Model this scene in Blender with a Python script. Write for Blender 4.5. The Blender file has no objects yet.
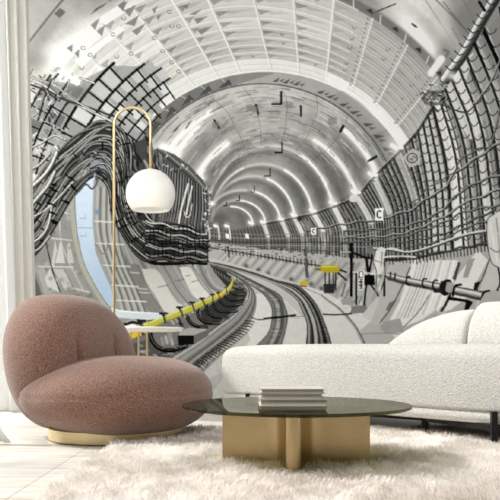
# ---------------------------------------------------------------------------
# The print on the wall: a tunnel picture painted procedurally (numpy) and
# stored as colours on the flat mural mesh.  Units: 1 = 6.41 mm of wall paper.
# ---------------------------------------------------------------------------
import numpy as np
PU0, PV0, PU1, PV1, PS = -30.0, -60.0, 560.0, 417.0, 3
PW, PH = int((PU1 - PU0) * PS), int((PV1 - PV0) * PS)
rng = np.random.default_rng(7)
CAN = np.zeros((PH, PW, 3), np.float32)
PX = (np.arange(PW, dtype=np.float32) + .5) / PS + PU0
PY = (np.arange(PH, dtype=np.float32) + .5) / PS + PV0

def zz(x0, y0, span, *pts):
    k = span / 500.0
    return [(x0 + a * k, y0 + b * k) for a, b in pts]

def g3(c):
    # neutral slightly warm greys; tuples pass through
    if isinstance(c, (int, float)):
        return np.array([c * 1.0, c * 1.0, c * .975], np.float32)
    return np.array(c, np.float32)

def smooth(pts, step=2.0):
    p = np.array(pts, np.float32)
    if len(p) < 3:
        return p
    q = np.vstack([2 * p[0] - p[1], p, 2 * p[-1] - p[-2]])
    out = []
    for i in range(1, len(q) - 2):
        a, b, c, d = q[i - 1], q[i], q[i + 1], q[i + 2]
        n = max(2, int(np.hypot(*(c - b)) / step))
        t = (np.arange(n) / n)[:, None]
        out.append(.5 * (2 * b + (c - a) * t + (2 * a - 5 * b + 4 * c - d) * t ** 2 + (3 * b - a - 3 * c + d) * t ** 3))
    out.append(q[-2][None])
    return np.vstack(out).astype(np.float32)

def box(x0, y0, x1, y1):
    i0 = max(0, int((x0 - PU0) * PS)); i1 = min(PW, int((x1 - PU0) * PS) + 2)
    j0 = max(0, int((y0 - PV0) * PS)); j1 = min(PH, int((y1 - PV0) * PS) + 2)
    return (i0, i1, j0, j1) if i1 > i0 and j1 > j0 else None

def blend(bx, al, col):
    i0, i1, j0, j1 = bx
    v = CAN[j0:j1, i0:i1]
    v += al[..., None] * (col - v)

def stroke(pts, w, col, alpha=1.0, curve=True, soft=None, w2=None):
    """line of width w (to w2 at its end); soft = gaussian glow radius"""
    p = smooth(pts) if curve else np.array(pts, np.float32)
    if len(p) < 2:
        return
    w2 = w if w2 is None else w2
    pad = max(w, w2) * .5 + 1 + (3 * soft if soft else 0)
    bx = box(p[:, 0].min() - pad, p[:, 1].min() - pad, p[:, 0].max() + pad, p[:, 1].max() + pad)
    if bx is None:
        return
    I0, I1, J0, J1 = bx
    A = np.zeros((J1 - J0, I1 - I0), np.float32)
    n = len(p) - 1
    for k in range(n):
        a, b = p[k], p[k + 1]
        s = box(min(a[0], b[0]) - pad, min(a[1], b[1]) - pad, max(a[0], b[0]) + pad, max(a[1], b[1]) + pad)
        if s is None:
            continue
        i0, i1, j0, j1 = s
        X = PX[i0:i1][None, :] - a[0]; Y = PY[j0:j1][:, None] - a[1]
        d = b - a; L = float(d @ d) + 1e-9
        t = np.clip((X * d[0] + Y * d[1]) / L, 0, 1)
        dist = np.sqrt((X - t * d[0]) ** 2 + (Y - t * d[1]) ** 2)
        hw = (w + (w2 - w) * (k + t) / n) * .5
        if soft:
            c = np.exp(-.5 * (np.maximum(dist - hw, 0) / soft) ** 2)
        else:
            c = np.clip((hw - dist) * PS + .5, 0, 1) * np.minimum(1, hw * 2 * PS)
        sl = A[j0 - J0:j1 - J0, i0 - I0:i1 - I0]
        np.maximum(sl, c, out=sl)
    blend(bx, A * alpha, g3(col))

def poly(pts, col, alpha=1.0, curve=False, col2=None, p0=None, p1=None):
    p = smooth(list(pts) + [pts[0]]) if curve else np.array(pts, np.float32)
    bx = box(p[:, 0].min(), p[:, 1].min(), p[:, 0].max(), p[:, 1].max())
    if bx is None:
        return
    i0, i1, j0, j1 = bx
    X = PX[i0:i1][None, :]; Y = PY[j0:j1][:, None]
    M = np.zeros((j1 - j0, i1 - i0), bool)
    q = np.roll(p, -1, 0)
    for (ax, ay), (cx, cy) in zip(p, q):
        if ay == cy:
            continue
        r = ((ay > Y) != (cy > Y)) & (X < (cx - ax) * (Y - ay) / (cy - ay) + ax)
        M ^= r
    c = g3(col)
    if col2 is not None:
        d = np.array(p1, np.float32) - np.array(p0, np.float32)
        t = np.clip(((X - p0[0]) * d[0] + (Y - p0[1]) * d[1]) / float(d @ d), 0, 1)[..., None]
        c = c + t * (g3(col2) - c)
    blend(bx, M.astype(np.float32) * alpha, c)

def glow(x, y, r, col=255, alpha=1.0, ry=None, rot=0):
    ry = ry or r
    m = max(r, ry) * 3
    bx = box(x - m, y - m, x + m, y + m)
    if bx is None:
        return
    i0, i1, j0, j1 = bx
    X = PX[i0:i1][None, :] - x; Y = PY[j0:j1][:, None] - y
    c, s = np.cos(rot), np.sin(rot)
    a = np.exp(-.5 * (((X * c + Y * s) / r) ** 2 + ((-X * s + Y * c) / ry) ** 2))
    blend(bx, a * alpha, g3(col))

def tube(pts, w, dark, mid, hi, w2=None):
    p = np.array(pts, np.float32)
    stroke(p, w, dark, w2=w2)
    k = .6
    stroke(p + [-.10 * w, -.14 * w], w * k, mid, w2=None if w2 is None else w2 * k)
    stroke(p + [-.16 * w, -.24 * w], w * .28, hi, w2=None if w2 is None else w2 * .28)

def vnoise(cell, seed):
    r = np.random.default_rng(seed)
    h, w = int(PH / PS / cell) + 3, int(PW / PS / cell) + 3
    g = r.random((h, w)).astype(np.float32)
    y = (PY - PV0) / cell; x = (PX - PU0) / cell
    yi = y.astype(int); xi = x.astype(int)
    fy = (y - yi)[:, None]; fx = (x - xi)[None, :]
    fy = fy * fy * (3 - 2 * fy); fx = fx * fx * (3 - 2 * fx)
    A = g[yi][:, xi]; B = g[yi][:, xi + 1]; C_ = g[yi + 1][:, xi]; D = g[yi + 1][:, xi + 1]
    return (A * (1 - fx) + B * fx) * (1 - fy) + (C_ * (1 - fx) + D * fx) * fy - .5

def lerp_pts(A, B, t):
    return [(a[0] + (b[0] - a[0]) * t, a[1] + (b[1] - a[1]) * t) for a, b in zip(A, B)]

# ---- rings of the tunnel: (centre x, centre y, rx, ry) from near to far
RING = np.array([
    (240, 238, 420, 420), (240, 236, 290, 290), (240, 231, 250, 250), (265, 231, 161, 160),
    (261, 230, 141, 146), (271, 230, 119, 129), (273, 226, 88, 97), (270, 222, 64, 76),
    (262, 222, 51, 58), (253, 222, 41.5, 46), (243, 222, 37, 32), (238, 223.5, 27, 23),
    (231, 224, 21.5, 17.5), (222, 228, 13, 17), (214, 230, 7, 12), (210, 232, 3, 7)], np.float32)

def ring_at(s):
    k = int(min(max(s, 0), len(RING) - 1.001)); f = s - k
    return RING[k] * (1 - f) + RING[k + 1] * f

def on_ring(s, deg):
    cx, cy, rx, ry = ring_at(s)
    a = np.radians(deg)
    return (cx + rx * np.cos(a), cy - ry * np.sin(a))

def arc(s, d0, d1, n=24):
    return [on_ring(s, d0 + (d1 - d0) * i / n) for i in range(n + 1)]

def paint_vault():
    X = PX[None, :]; Y = PY[:, None]
    SUB = 6
    S = np.zeros((PH, PW), np.float32)
    prev = None
    N = (len(RING) - 1) * SUB
    for k in range(N + 1):
        s = k / SUB
        cx, cy, rx, ry = ring_at(s)
        g = np.sqrt(((X - cx) / rx) ** 2 + ((Y - cy) / ry) ** 2) - 1
        if prev is not None:
            m = (prev < 0) & (g >= 0)
            f = np.where(m, -prev / (g - prev + 1e-9), 0)
            S = np.where(m, (k - 1 + f) / SUB, S)
        prev = g
    S = np.where(prev < 0, len(RING) - 1, S)
    idx = np.clip(S, 0, len(RING) - 1.001); k = idx.astype(int); f = idx - k
    P = [RING[:, i][k] * (1 - f) + RING[:, i][k + 1] * f for i in range(4)]
    TH = np.degrees(np.arctan2((P[1] - Y) / P[3], (X - P[0]) / P[2]))     # 0 right, 90 top, 180 left
    # brightness along s at crown and at right / left haunch
    ks = [0, .7, 1.0, 1.35, 1.6, 2.0, 2.5, 2.9, 3.0, 3.03, 3.45, 3.9, 4.0, 4.05, 4.5, 5.0, 5.3, 5.6, 6.0, 6.25, 6.6, 7.0, 7.15, 7.5, 8.0, 8.12, 8.5, 9, 9.15, 9.5, 10, 10.2, 10.5, 11, 11.2, 11.5, 12, 12.2, 12.5, 13, 13.3, 14, 15]
    cr = [200, 200, 195, 150, 140, 225, 205, 214, 218, 150, 150, 168, 120, 184, 182, 178, 166, 160, 172, 152, 142, 164, 150, 142, 162, 146, 140, 158, 142, 136, 152, 138, 130, 146, 132, 122, 132, 122, 114, 112, 104, 98, 90]
    rt = [150, 190, 226, 150, 128, 188, 176, 222, 235, 200, 150, 128, 118, 156, 146, 172, 128, 118, 158, 118, 104, 152, 114, 104, 150, 118, 110, 150, 122, 114, 150, 126, 116, 146, 122, 112, 140, 118, 110, 120, 110, 100, 90]
    lf = [150, 175, 165, 175, 200, 232, 205, 196, 200, 112, 112, 108, 95, 176, 184, 188, 142, 130, 168, 132, 116, 140, 124, 114, 128, 116, 110, 126, 114, 108, 124, 114, 108, 120, 112, 106, 116, 108, 104, 106, 100, 100, 90]
    c = np.interp(S, ks, cr); r = np.interp(S, ks, rt); l = np.interp(S, ks, lf)
    wr = np.clip((80 - TH) / 45, 0, 1); wl = np.clip((TH - 100) / 40, 0, 1)
    wr = wr * wr * (3 - 2 * wr); wl = wl * wl * (3 - 2 * wl)
    v = c * (1 - wr - wl) + r * wr + l * wl
    v = v + 26 * vnoise(26, 1) * (S < 2) + 12 * vnoise(9, 2) + 9 * vnoise(3.5, 3)
    CAN[...] = v[..., None] * np.array([1, 1, .97], np.float32)
    return S, TH

def paint_mural():
    S, TH = paint_vault()
    # -- near concrete, top left and top right
    poly([(-40, -70), (60, -70), (60, 5), (44, 26), (29, 44), (29, 150), (-40, 150)], 176, .55)
    stroke([(29, 42), (40, 28), (55, 9), (70, -8)], 2.2, 95, .8)
    stroke([(29, 60), (40, 40), (56, 18)], 6, 140, .4, soft=3)
    poly([(54, 14), (60, 8), (66, 12), (60, 18)], 95, .8)
    poly([(90, 15), (96, 8), (112, 0), (112, -4), (118, -8), (104, 6)], 96, .85)
    glow(60, 62, 13, 252, .95, 9, -.7); glow(75, 45, 12, 240, .5, 7, -.8)
    glow(36, 62, 9, 128, .6, 8)
    glow(416, 36, 24, 255, 1, 9, .95); glow(430, 56, 14, 255, 1, 8, .95); glow(395, 10, 22, 240, .55, 10, .8)
    stroke([(452, -40), (466, 4), (462, 40), (452, 60)], 18, 138, .75, soft=7)
    stroke([(490, -40), (484, 0), (472, 24)], 22, 128, .7, soft=6)
    for a, b in (((420, -8), (455, 46)), ((458, -8), (474, 20)), ((474, -20), (486, 6))):
        stroke([a, b], 1.2, 118, .5)
    for a, b in (((443, 2), (470, 36)), ((452, 28), (462, 46)), ((430, -6), (466, 30))):
        stroke([a, b], 1.6, 108, .7)
    glow(447, 30, 5, 205, .5, 20, -.5)
    stroke([(373, 13), (395, 4)], 1.2, 45); stroke([(412, 24), (416, 27)], 2, 70)
    # dark rib just outside the panelled lining, right
    stroke(arc(1.92, 66, 24), 8, 108, .85, soft=2)
    for d in (64, 57, 50, 43, 36, 30):
        stroke([on_ring(1.80, d), on_ring(2.0, d - 1)], 1.6, 190)
        a = on_ring(1.9, d + 1.5); poly([a, (a[0] - 7, a[1] - 5), (a[0] - 1, a[1] - 6)], 66)
    # -- panelled lining between rings 2 and 3
    rows = [2.0, 2.14, 2.28, 2.41, 2.52, 2.62, 2.71, 2.79, 2.87, 2.94, 3.0]
    cols = list(range(18, 100, 10)) + [107, 116, 124, 132, 140, 148, 156]
    cols[cols.index(98)] = 99
    for i in range(len(rows) - 1):
        s0, s1 = rows[i], rows[i + 1]
        for j in range(len(cols) - 1):
            d0, d1 = cols[j], cols[j + 1]
            right = d0 < 62
            base = 198 + rng.uniform(-9, 9) - (34 if d0 < 48 else 18 if right else 0) - 14 * (i > 3 and 60 < d0 < 112) + (16 if d0 > 112 and i < 4 else 0)
            if i >= 8:
                base = 216 + (24 if d0 < 60 else 0)
            A, B, C_, D = on_ring(s0, d0), on_ring(s0, d1), on_ring(s1, d1), on_ring(s1, d0)
            poly(list(arc(s0, d0, d1, 4)) + list(arc(s1, d1, d0, 4)), min(base, 246), .9)
            if i < 8:                                  # shade inside each coffer
                m0 = on_ring(s0 + .25 * (s1 - s0), d1 - .4); m1 = on_ring(s0 + .25 * (s1 - s0), d0 + .5)
                m2 = on_ring(s0 + .62 * (s1 - s0), (d0 + d1) / 2 + 1.0)
                dk = base - (9 if right else 22)
                poly([m0, m1, m2], dk, .55 if d0 > 112 and i < 4 else .75)
                e = on_ring(s0 + .75 * (s1 - s0), d1 - .8)
                poly([m0, (m0[0] * .62 + m1[0] * .38, m0[1] * .62 + m1[1] * .38), e], dk - (14 if right else 46 if i < 5 else 28), .7)
                if rng.random() < .28:
                    h = on_ring((s0 + s1) / 2, (d0 + d1) / 2 - 1)
                    r = 2.0 if i < 4 else 1.3
                    stroke([(h[0] + r * np.cos(t), h[1] + r * np.sin(t)) for t in np.linspace(-.4, 3.4, 7)], .8, 118)
    for i, s in enumerate(rows):
        stroke(arc(s, 62, 158, 50), 1.5 - i * .07, 228, .6); stroke(arc(s, 14, 62, 30), .9, 206, .3)
        stroke([(x, y - 1.5) for x, y in arc(s, 14, 158, 60)], .7, 150, .25)
    for d in cols:
        w = 2.6 if d in (68, 99, 107) else 1.6
        stroke([on_ring(s, d) for s in np.linspace(2, 3, 8)], w, 228, .8, w2=1.2)
        stroke([(p[0] + 1.5, p[1]) for p in (on_ring(s, d) for s in np.linspace(2, 3, 8))], .7, 140, .35)
    for s in np.linspace(2.04, 2.94, 22):
        stroke(arc(s, 16, 60, 24), .8, 148, .38)
        stroke([(x, y + 1) for x, y in arc(s, 16, 60, 24)], .8, 224, .4)
    for d in (28, 38, 48, 58):                         # dotted dark studs on the right-hand panels
        for s in np.linspace(2.05, 2.9, 15):
            a = on_ring(s, d + 1.3); poly([a, (a[0] + 2.6, a[1] - .4), (a[0] + .4, a[1] - 2.6)], 120, .8)
    # big pale sheets at the left, three dark notches
    for q in (zz(25, 0, 100, (205, 240), (330, 125), (385, 180), (265, 290)), zz(25, 0, 100, (360, 95), (470, 25), (500, 60), (405, 125)),
              zz(25, 0, 100, (245, 300), (390, 195), (470, 130), (500, 150), (380, 240), (285, 340)), zz(25, 0, 100, (140, 330), (205, 245), (250, 270), (190, 340))):
        poly(q, 240, .92)
    for q in (zz(25, 0, 100, (328, 125), (375, 88), (350, 150)), zz(25, 0, 100, (358, 155), (400, 125), (385, 182)),
              zz(25, 0, 100, (208, 240), (238, 222), (235, 262)), zz(25, 0, 100, (246, 266), (272, 246), (268, 292)),
              zz(25, 0, 100, (462, 28), (500, 0), (495, 60)), zz(115, 0, 100, (50, 120), (120, 75), (98, 130)),
              zz(115, 0, 100, (82, 155), (155, 115), (110, 178)), zz(115, 0, 100, (45, 52), (105, 25), (72, 85)),
              zz(115, 0, 100, (15, 30), (65, 5), (38, 52)), zz(115, 0, 100, (185, 45), (215, 28), (195, 70)),
              zz(115, 0, 100, (208, 80), (232, 68), (215, 105)), zz(115, 0, 100, (340, 30), (372, 15), (358, 48)),
              zz(115, 0, 100, (368, 72), (435, 45), (400, 75)), zz(115, 0, 100, (395, 95), (465, 80), (410, 120)),
              zz(115, 0, 100, (410, 150), (490, 130), (430, 175))):
        poly(q, 122, .85)
    for h in zz(25, 0, 100, (290, 240), (325, 275), (440, 172)) + zz(115, 0, 100, (272, 60), (195, 190), (80, 268), (317, 132), (283, 312), (318, 358), (238, 255)):
        stroke([(h[0] + 2 * np.cos(t), h[1] + 1.6 * np.sin(t)) for t in np.linspace(0, 5.5, 9)], .8, 130)
    # -- bright lip, then the dark rib with triangular gussets (rings 3-4)
    stroke(arc(2.97, 20, 62, 30), 3.5, 250, .9); stroke(arc(3.0, 62, 150, 40), 2.2, 226, .9)
    glow(392, 137, 9, 255, .95, 5, .95); glow(378, 117, 10, 252, .8, 4, .85)
    for d0, d1, c in ((112, 160, 112), (100, 112, 122), (62, 100, 165), (40, 62, 150), (12, 40, 132)):
        poly(arc(3.12, d0, d1, 12) + arc(3.93, d1, d0, 12), c, .8)
    poly(arc(3.12, 86, 104, 8) + arc(3.9, 100, 110, 8), 128, .85)
    for d in (146, 138, 130, 122, 114, 106):
        stroke([on_ring(3.05, d), on_ring(3.95, d - 3)], 1, 190, .8)
        a = on_ring(3.82, d - 4); poly([a, on_ring(3.82, d + 2), on_ring(3.3, d - 3)], 78, .9)
    for d in (84, 80, 76, 66, 62, 56, 51, 44, 38, 32, 26):
        a = on_ring(3.8, d); poly([a, on_ring(3.8, d + 2.0), on_ring(3.4, d - .2)], 70, .8)
        a = on_ring(3.75, d - 2); poly([a, on_ring(3.7, d - .4), on_ring(3.45, d - 2)], 84, .7)
    stroke(arc(3.98, 14, 155, 50), 1.3, 84, .85)
    # -- smooth vault, rings 4-8: arcs of glow, streaks, markers
    for s, (d0, d1), w in ((4.75, (118, 152), 3.2), (5.05, (20, 52), 3.0), (5.02, (128, 147), 4), (6.0, (14, 62), 2.6), (6.0, (122, 158), 4.2), (7.0, (12, 62), 2.0),
                           (8, (10, 64), 1.6), (9, (8, 70), 1.4), (10, (6, 74), 1.2), (11, (3, 90), 1.0), (12, (0, 90), .9), (8, (112, 165), 1.0)):
        stroke(arc(s, d0, d1, 26), w * .42, 255, .95, soft=w * .42)
        stroke(arc(s, d0, d1, 26), w * .6, 230, .25, soft=w * 1.0)
    for s, d0, d1 in ((7, 60, 165), (8, 68, 172), (9, 78, 172), (10, 86, 172), (11, 90, 172)):
        stroke(arc(s, d0, d1, 26), .9, 205, .6, soft=.8)
        stroke(arc(s + .35, d0 - 50, d1, 26), 1.0, 92, .4, soft=1)
    for _ in range(330):
        s = rng.uniform(4.05, 7.6); d = rng.uniform(20, 150); L = rng.uniform(2, 9)
        stroke(arc(s, d, d + L, 5), rng.uniform(.5, 1.5), rng.choice([84, 100, 112, 120]), rng.uniform(.25, .65))
    for _ in range(120):
        s = rng.uniform(4.1, 7); d = rng.uniform(30, 140); L = rng.uniform(3, 9)
        stroke(arc(s, d, d + L, 5), rng.uniform(.8, 2), 205, rng.uniform(.2, .5))
    for d in (112, 98, 82, 67, 52):
        stroke([on_ring(s, d) for s in np.linspace(4.1, 6.9, 9)], .6, 80, .5)
    for x, y, w, h in ((281, 92, 9, 12), (282, 142.5, 7, 10), (270, 168.5, 5.5, 7.5), (254.2, 186, 4, 6), (239.3, 196, 3.2, 4.6), (226.3, 202, 2.6, 3.8)):
        stroke([(x, y), (x, y + h), (x - w, y + h)], max(.9, w * .22), 26, curve=False)
    for a, b, w in (((256, 105), (258, 114), 2), ((300.5, 106), (301, 116), 2), ((214, 120), (219, 128), 2), ((343, 126), (340, 131.5), 2.8), ((370, 160), (376, 156.5), 2.6), ((368, 161), (372, 159), 2)):
        stroke([a, b], w, 36)
    for x, y, w, h in ((246, 105, 6, 7), (285, 104, 8, 5), (328, 118, 9, 7), (212, 122, 7, 6), (252, 107, 5, 6)):
        poly([(x, y), (x + w, y - 1), (x + w, y + h - 1), (x, y + h)], 125, .7)
    for q in (zz(110, 90, 100, (370, 200), (395, 160), (412, 150), (385, 190)), zz(110, 90, 100, (335, 185), (360, 160), (330, 205), (305, 215))):
        poly(q, 70, .8)
    paint_far_wall(); paint_ground(); paint_left(); paint_right()
    v = CAN.mean(-1, keepdims=True)
    CAN[...] += (v - 148) * .11
    CAN[...] += (5 * vnoise(1.3, 11) + 4 * vnoise(5, 12))[..., None]
    np.clip(CAN, 4, 252, out=CAN)
    return CAN

BARS = [  # top, middle, foot of the curved rack posts on the right-hand wall, far to near
    [(209, 229), (209, 235), (209, 242)], [(231, 231), (232, 238), (232, 245)], [(263, 224), (267, 236), (268, 249)],
    [(281, 221), (287, 235), (288, 251)], [(294, 218), (301, 233), (302, 252)], [(313, 214), (322, 230), (323, 254)],
    [(333, 207), (343, 228), (345, 257)], [(356, 197), (370, 222), (372, 259)], [(373, 178), (388, 212), (391, 259)],
    [(397, 154), (414, 200), (418, 259)], [(417, 132), (428, 200), (431, 255)], [(432, 108), (446, 175), (451, 250)],
    [(450, 80), (472, 140), (484, 246)], [(465, 58), (490, 130), (505, 240)], [(482, 32), (512, 115), (530, 235)], [(512, -10), (542, 110), (568, 230)]]

def paint_far_wall():
    # sloping concrete foot of the right-hand wall, then the walkway rail along it
    poly([(205, 238), (240, 244), (300, 251), (345, 256), (420, 256), (500, 236), (565, 225), (565, 417), (330, 417), (335, 330), (318, 300), (290, 282), (250, 268), (203, 257)], 168)
    for k in range(30):
        t = k / 29
        a = (225 + 140 * t ** 1.3, 252 + 12 * t); b = (a[0] - 8 - 16 * t, a[1] + 9 + 20 * t)
        stroke([a, b], 1 + 2 * t, 196 if k % 2 else 128, .6)
    top = [b[0] for b in BARS]; foot = [b[2] for b in BARS]
    poly(list(smooth(top)) + list(smooth(foot[::-1])), 92)
    # panels of light behind the near posts
    for (i, t0, t1, c) in ((9, .25, .8, 120), (10, .05, .95, 190), (11, .1, .5, 226), (11, .55, .9, 160), (12, .0, .35, 220), (12, .45, .95, 160), (13, .05, .9, 150), (14, .0, .9, 150), (8, .3, .8, 120), (7, .1, .9, 104), (9, .8, 1, 150), (10, .0, .3, 200), (13, .5, .9, 172), (12, .3, .5, 205)):
        A, B = BARS[i], BARS[i + 1]
        L = [smooth(lerp_pts(A, B, t), 3) for t in (t0, t1)]
        poly(list(L[0]) + list(L[1][::-1]), c, .95)
        for q in range(2):
            tt = rng.uniform(t0, t1); p = smooth(lerp_pts(A, B, tt), 3)
            n = len(p); a = rng.integers(0, max(1, n // 2)); stroke(p[a:a + n // 3], 3, c - 40, .5)
    # whitened wall panels, upper right
    poly([(446, 88), (462, 60), (474, 52), (466, 80), (484, 130), (470, 140), (456, 118)], 214, .85)
    poly([(468, 60), (480, 48), (494, 80), (500, 120), (500, 150), (492, 140)], 158, .9)
    poly([(478, 40), (500, 14), (500, 90), (490, 66)], 138, .9)
    # posts
    cnt = [7, 10, 6, 6, 7, 7, 7, 7, 6, 3, 3, 3, 2, 2, 2]
    for i, n in enumerate(cnt):
        for k in range(n):
            t = (k + .15) / n
            p = lerp_pts(BARS[i], BARS[i + 1], t)
            w = .9 + max(0, i + t - 3) * .17
            if i < 9:
                stroke([(x + w * .9, y) for x, y in p], w * .8, 176 if i > 2 else 150, .55)
            else:
                stroke([(x + w * .9, y) for x, y in p], w * .7, 205, .7)
            stroke(p, w, 58 if i < 6 else 40 if i < 8 else 34, .8 if i < 8 else .92)
            if i >= 8:                                  # rows of little cable hooks
                m = smooth(p, 1); step = [9, 8, 9, 10, 12, 12, 14][min(i - 8, 6)]
                for q in range(3, len(m) - 2, step):
                    x, y = m[q]; r = 1.6 + (i - 8) * .45
                    stroke([(x + .5, y - r * .4), (x + r, y + r * .7), (x + 2.1 * r, y + r * .1), (x + 2.5 * r, y - r * .6)], .8 + .06 * (i - 8), 40, .9)
                    stroke([(x + .5, y + .6 - r * .4), (x + r, y + .9 + r * .7), (x + 2.1 * r, y + .9 + r * .1)], .5, 200, .6)
    # lamplight running down the posts
    for i, a in ((2, .8), (3, .8), (4, .85), (5, .9), (6, .85), (7, .7), (8, .65), (9, .5)):
        p = [(x + .8, y) for x, y in BARS[i]]
        stroke(p[:2], 1.2 + i * .18, 240, a, soft=.8 + .1 * i); stroke([p[0], p[1], p[2]], 1.1, 205, a * .6)
        for dx in (2.2, -2):
            stroke([(x + dx * (i / 6), y) for x, y in p], .8, 190, a * .5)
    for i in range(45):
        t = rng.uniform(0, 1); k = rng.integers(4, 9)
        p = smooth(lerp_pts(BARS[k], BARS[k + 1], t), 2); n = len(p); a = rng.integers(0, n - 3)
        stroke(p[a:a + 5], 1, 215, .5)
    # horizontal cable runs of the far part
    for y0, c, w in ((231, 130, .8), (235, 150, .9), (239, 60, 1), (242, 150, .9), (246, 70, .9)):
        stroke([(207, y0), (240, y0 + 3.0), (290, y0 + 3.2), (345, y0 - 1 + (y0 - 231) * .5), (380, y0 - 9 + (y0 - 231) * 1.3)], w, c, .75)
    # the near cables, sagging from post to post
    F = (380, 140, 120)
    for pts, w, c in (
        (((640, -60), (500, 10), (440, 50), (380, 90), (300, 150), (270, 200), (200, 240), (130, 290), (60, 312), (0, 330), (-150, 350), (-300, 378)), 2.6, 178),
        (((640, 90), (500, 145), (420, 170), (330, 220), (260, 290), (190, 330), (100, 360), (0, 372), (-150, 380)), 2.2, 160),
        (((640, 170), (500, 205), (400, 245), (350, 260), (300, 300), (200, 350), (100, 388), (0, 402), (-150, 408)), 2.2, 190),
        (((640, 230), (500, 270), (350, 300), (250, 350), (100, 402), (0, 420), (-180, 430)), 1.8, 150),
        (((480, 290), (350, 350), (250, 395), (100, 425), (0, 435)), 1.6, 120),
        (((640, 400), (440, 435), (330, 450), (240, 470), (130, 485), (60, 480)), 1.6, 110),
        (((500, -130), (460, 20), (400, 40), (330, 90), (300, 140), (200, 200), (150, 250), (60, 300)), 1.2, 140),
        (((500, 330), (400, 350), (330, 380), (230, 425), (100, 450)), 1.4, 140)):
        p = zz(*F, *pts)
        q = smooth(p, 3); q = q + np.column_stack([np.zeros(len(q)), .8 * np.sin(np.arange(len(q)) * .9 + rng.uniform(0, 6))])
        tube(q, w + .8, 34, c * .72, c, w2=w * .55)
    p = zz(*F, (640, 350), (440, 380), (340, 400), (230, 440), (130, 467), (40, 458), (-40, 452))
    tube(p, 4.2, 60, 160, 226, w2=2.2)
    # conduit bundle climbing the upper right corner
    p = [(514, -34), (491, 2), (476, 27), (462, 53), (449, 71), (443, 80)]
    stroke([(x + 4, y + 1) for x, y in p], 6, 60); tube(p, 6.4, 100, 196, 240, w2=7)
    for k in range(13):
        t = k / 13; x = 504 - 58 * t; y = -18 + 94 * t - 2 * np.sin(t * 3)
        stroke([(x - 5, y - 2), (x, y + 2.4), (x + 5, y)], 1.1, 40, .9)
    stroke([(484, 32), (497, 60), (508, 84)], 4, 24); stroke([(474, 44), (484, 66)], 3, 30); stroke([(479, 2), (484, 10)], 3, 34)
    stroke([(500, 60), (490, 84), (472, 108), (462, 112), (450, 108), (440, 104)], 1.5, 70)
    stroke([(500, 59), (489, 83), (471, 106)], .8, 190)
    # cluster where the rack meets the lining
    poly([(421, 96), (428, 91), (443, 90), (446, 104), (432, 106), (424, 104)], 110)
    for _ in range(46):
        x, y = rng.uniform(421, 448), rng.uniform(84, 108)
        stroke([(x, y), (x + rng.uniform(-4, 5), y + rng.uniform(-4, 5))], rng.uniform(.6, 1.4), rng.choice([30, 40, 200, 230]), .85)
    stroke([(444, 50), (448, 52), (446, 56)], 3, 120, .9); stroke([(431, 73), (441, 59)], 4, 255, 1, soft=1.2); glow(452, 76, 4, 240, .8, 3)
    for i in range(70):                                 # rough junction line vault / rack
        t = rng.uniform(0, 1); k = rng.integers(6, 12)
        x, y = lerp_pts(BARS[k], BARS[k + 1], t)[0]
        stroke([(x, y), (x + rng.uniform(-3, 3), y + rng.uniform(-3, 2))], rng.uniform(.7, 1.5), rng.choice([28, 36, 60, 190]), .85)
    jl = smooth([b[0] for b in BARS[2:12]])
    stroke(jl, 1.6, 52, .75, w2=3.4)
    stroke([(x - 1, y - 1.6) for x, y in jl], .7, 196, .6)
    # lamps
    for x, y, r in ((397, 147, 3.6), (373, 174.5, 2.8), (356, 192, 2.6), (333, 203, 2.2), (313, 210.5, 1.9), (294, 215, 1.7), (281, 219, 1.4), (263, 222, 1.4), (251, 223, 1.3), (227, 226, 1.2), (216, 226, 1.1), (206, 225, 1.2)):
        glow(x - r * .5, y - .5, r * 1.9, 246, .55); stroke([(x - r * 1.5, y - r * .5), (x - r * .3, y + r * .3)], r * .8, 255, 1, soft=.5); stroke([(x + r * .7, y + .2), (x + r * 1.3, y + .6)], r * .75, 252, 1, soft=.4)
    for x, y, r in ((175, 154, 4), (165, 148, 4), (200.5, 178, 3), (195, 176, 2.4), (212, 203.5, 1.6)):
        glow(x, y, r * 1.6, 245, .6, r); glow(x, y, r * .8, 255, 1, r * .55, .6)
    poly([(349, 197), (353, 194), (358, 196), (358, 201), (352, 202), (349, 200)], 206, curve=True)
    stroke([(356, 200), (362, 205), (366, 211)], .9, 190)
    # far lit strips at left of the tunnel mouth, small white boxes
    for x in (209.5, 219, 230):
        stroke([(x - 1, 228), (x, 234), (x, 239)], 1.4, 236, .8)
    for x, y in ((247, 236), (227, 236)):
        poly([(x - 2, y - 2.4), (x + 1.6, y - 2), (x + 2, y + 2.6), (x - 1.4, y + 2.2)], 240)
    glow(299, 219, 1.6, 24, .9)
    # hoop on the pale plate, then the two plates lettered C
    poly(zz(300, 80, 120, (425, 320), (470, 285), (500, 300), (500, 350), (455, 365)), 176)
    cx, cy = 412, 158
    stroke([(cx + 5 * np.cos(t), cy + 4.6 * np.sin(t)) for t in np.linspace(0, 6.28, 20)], 1.1, 74)
    stroke([(cx - 3, cy), (cx, cy + 2), (cx + 1, cy - 2), (cx + 3.5, cy)], 1, 90)
    poly([(374.4, 208.4), (383.2, 208), (383, 220.2), (375, 220.6)], 238)
    stroke([(379.1 + 2.3 * np.cos(t), 214.3 + 3.5 * np.sin(t)) for t in np.linspace(-.85, -5.4, 14)], 1.4, 24)
    poly([(311, 228), (316, 227.8), (316, 234.6), (311.2, 234.8)], 238)
    stroke([(313.6 + 1.2 * np.cos(t), 231.2 + 2 * np.sin(t)) for t in np.linspace(-.85, -5.4, 10)], .9, 40)
    # handrail pipe and clutter on the far walkway
    stroke([(207, 247), (245, 253), (290, 261), (330, 267)], 1.7, 60, .85); stroke([(207, 246), (245, 252), (290, 260), (330, 266)], .6, 190, .8)
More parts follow.
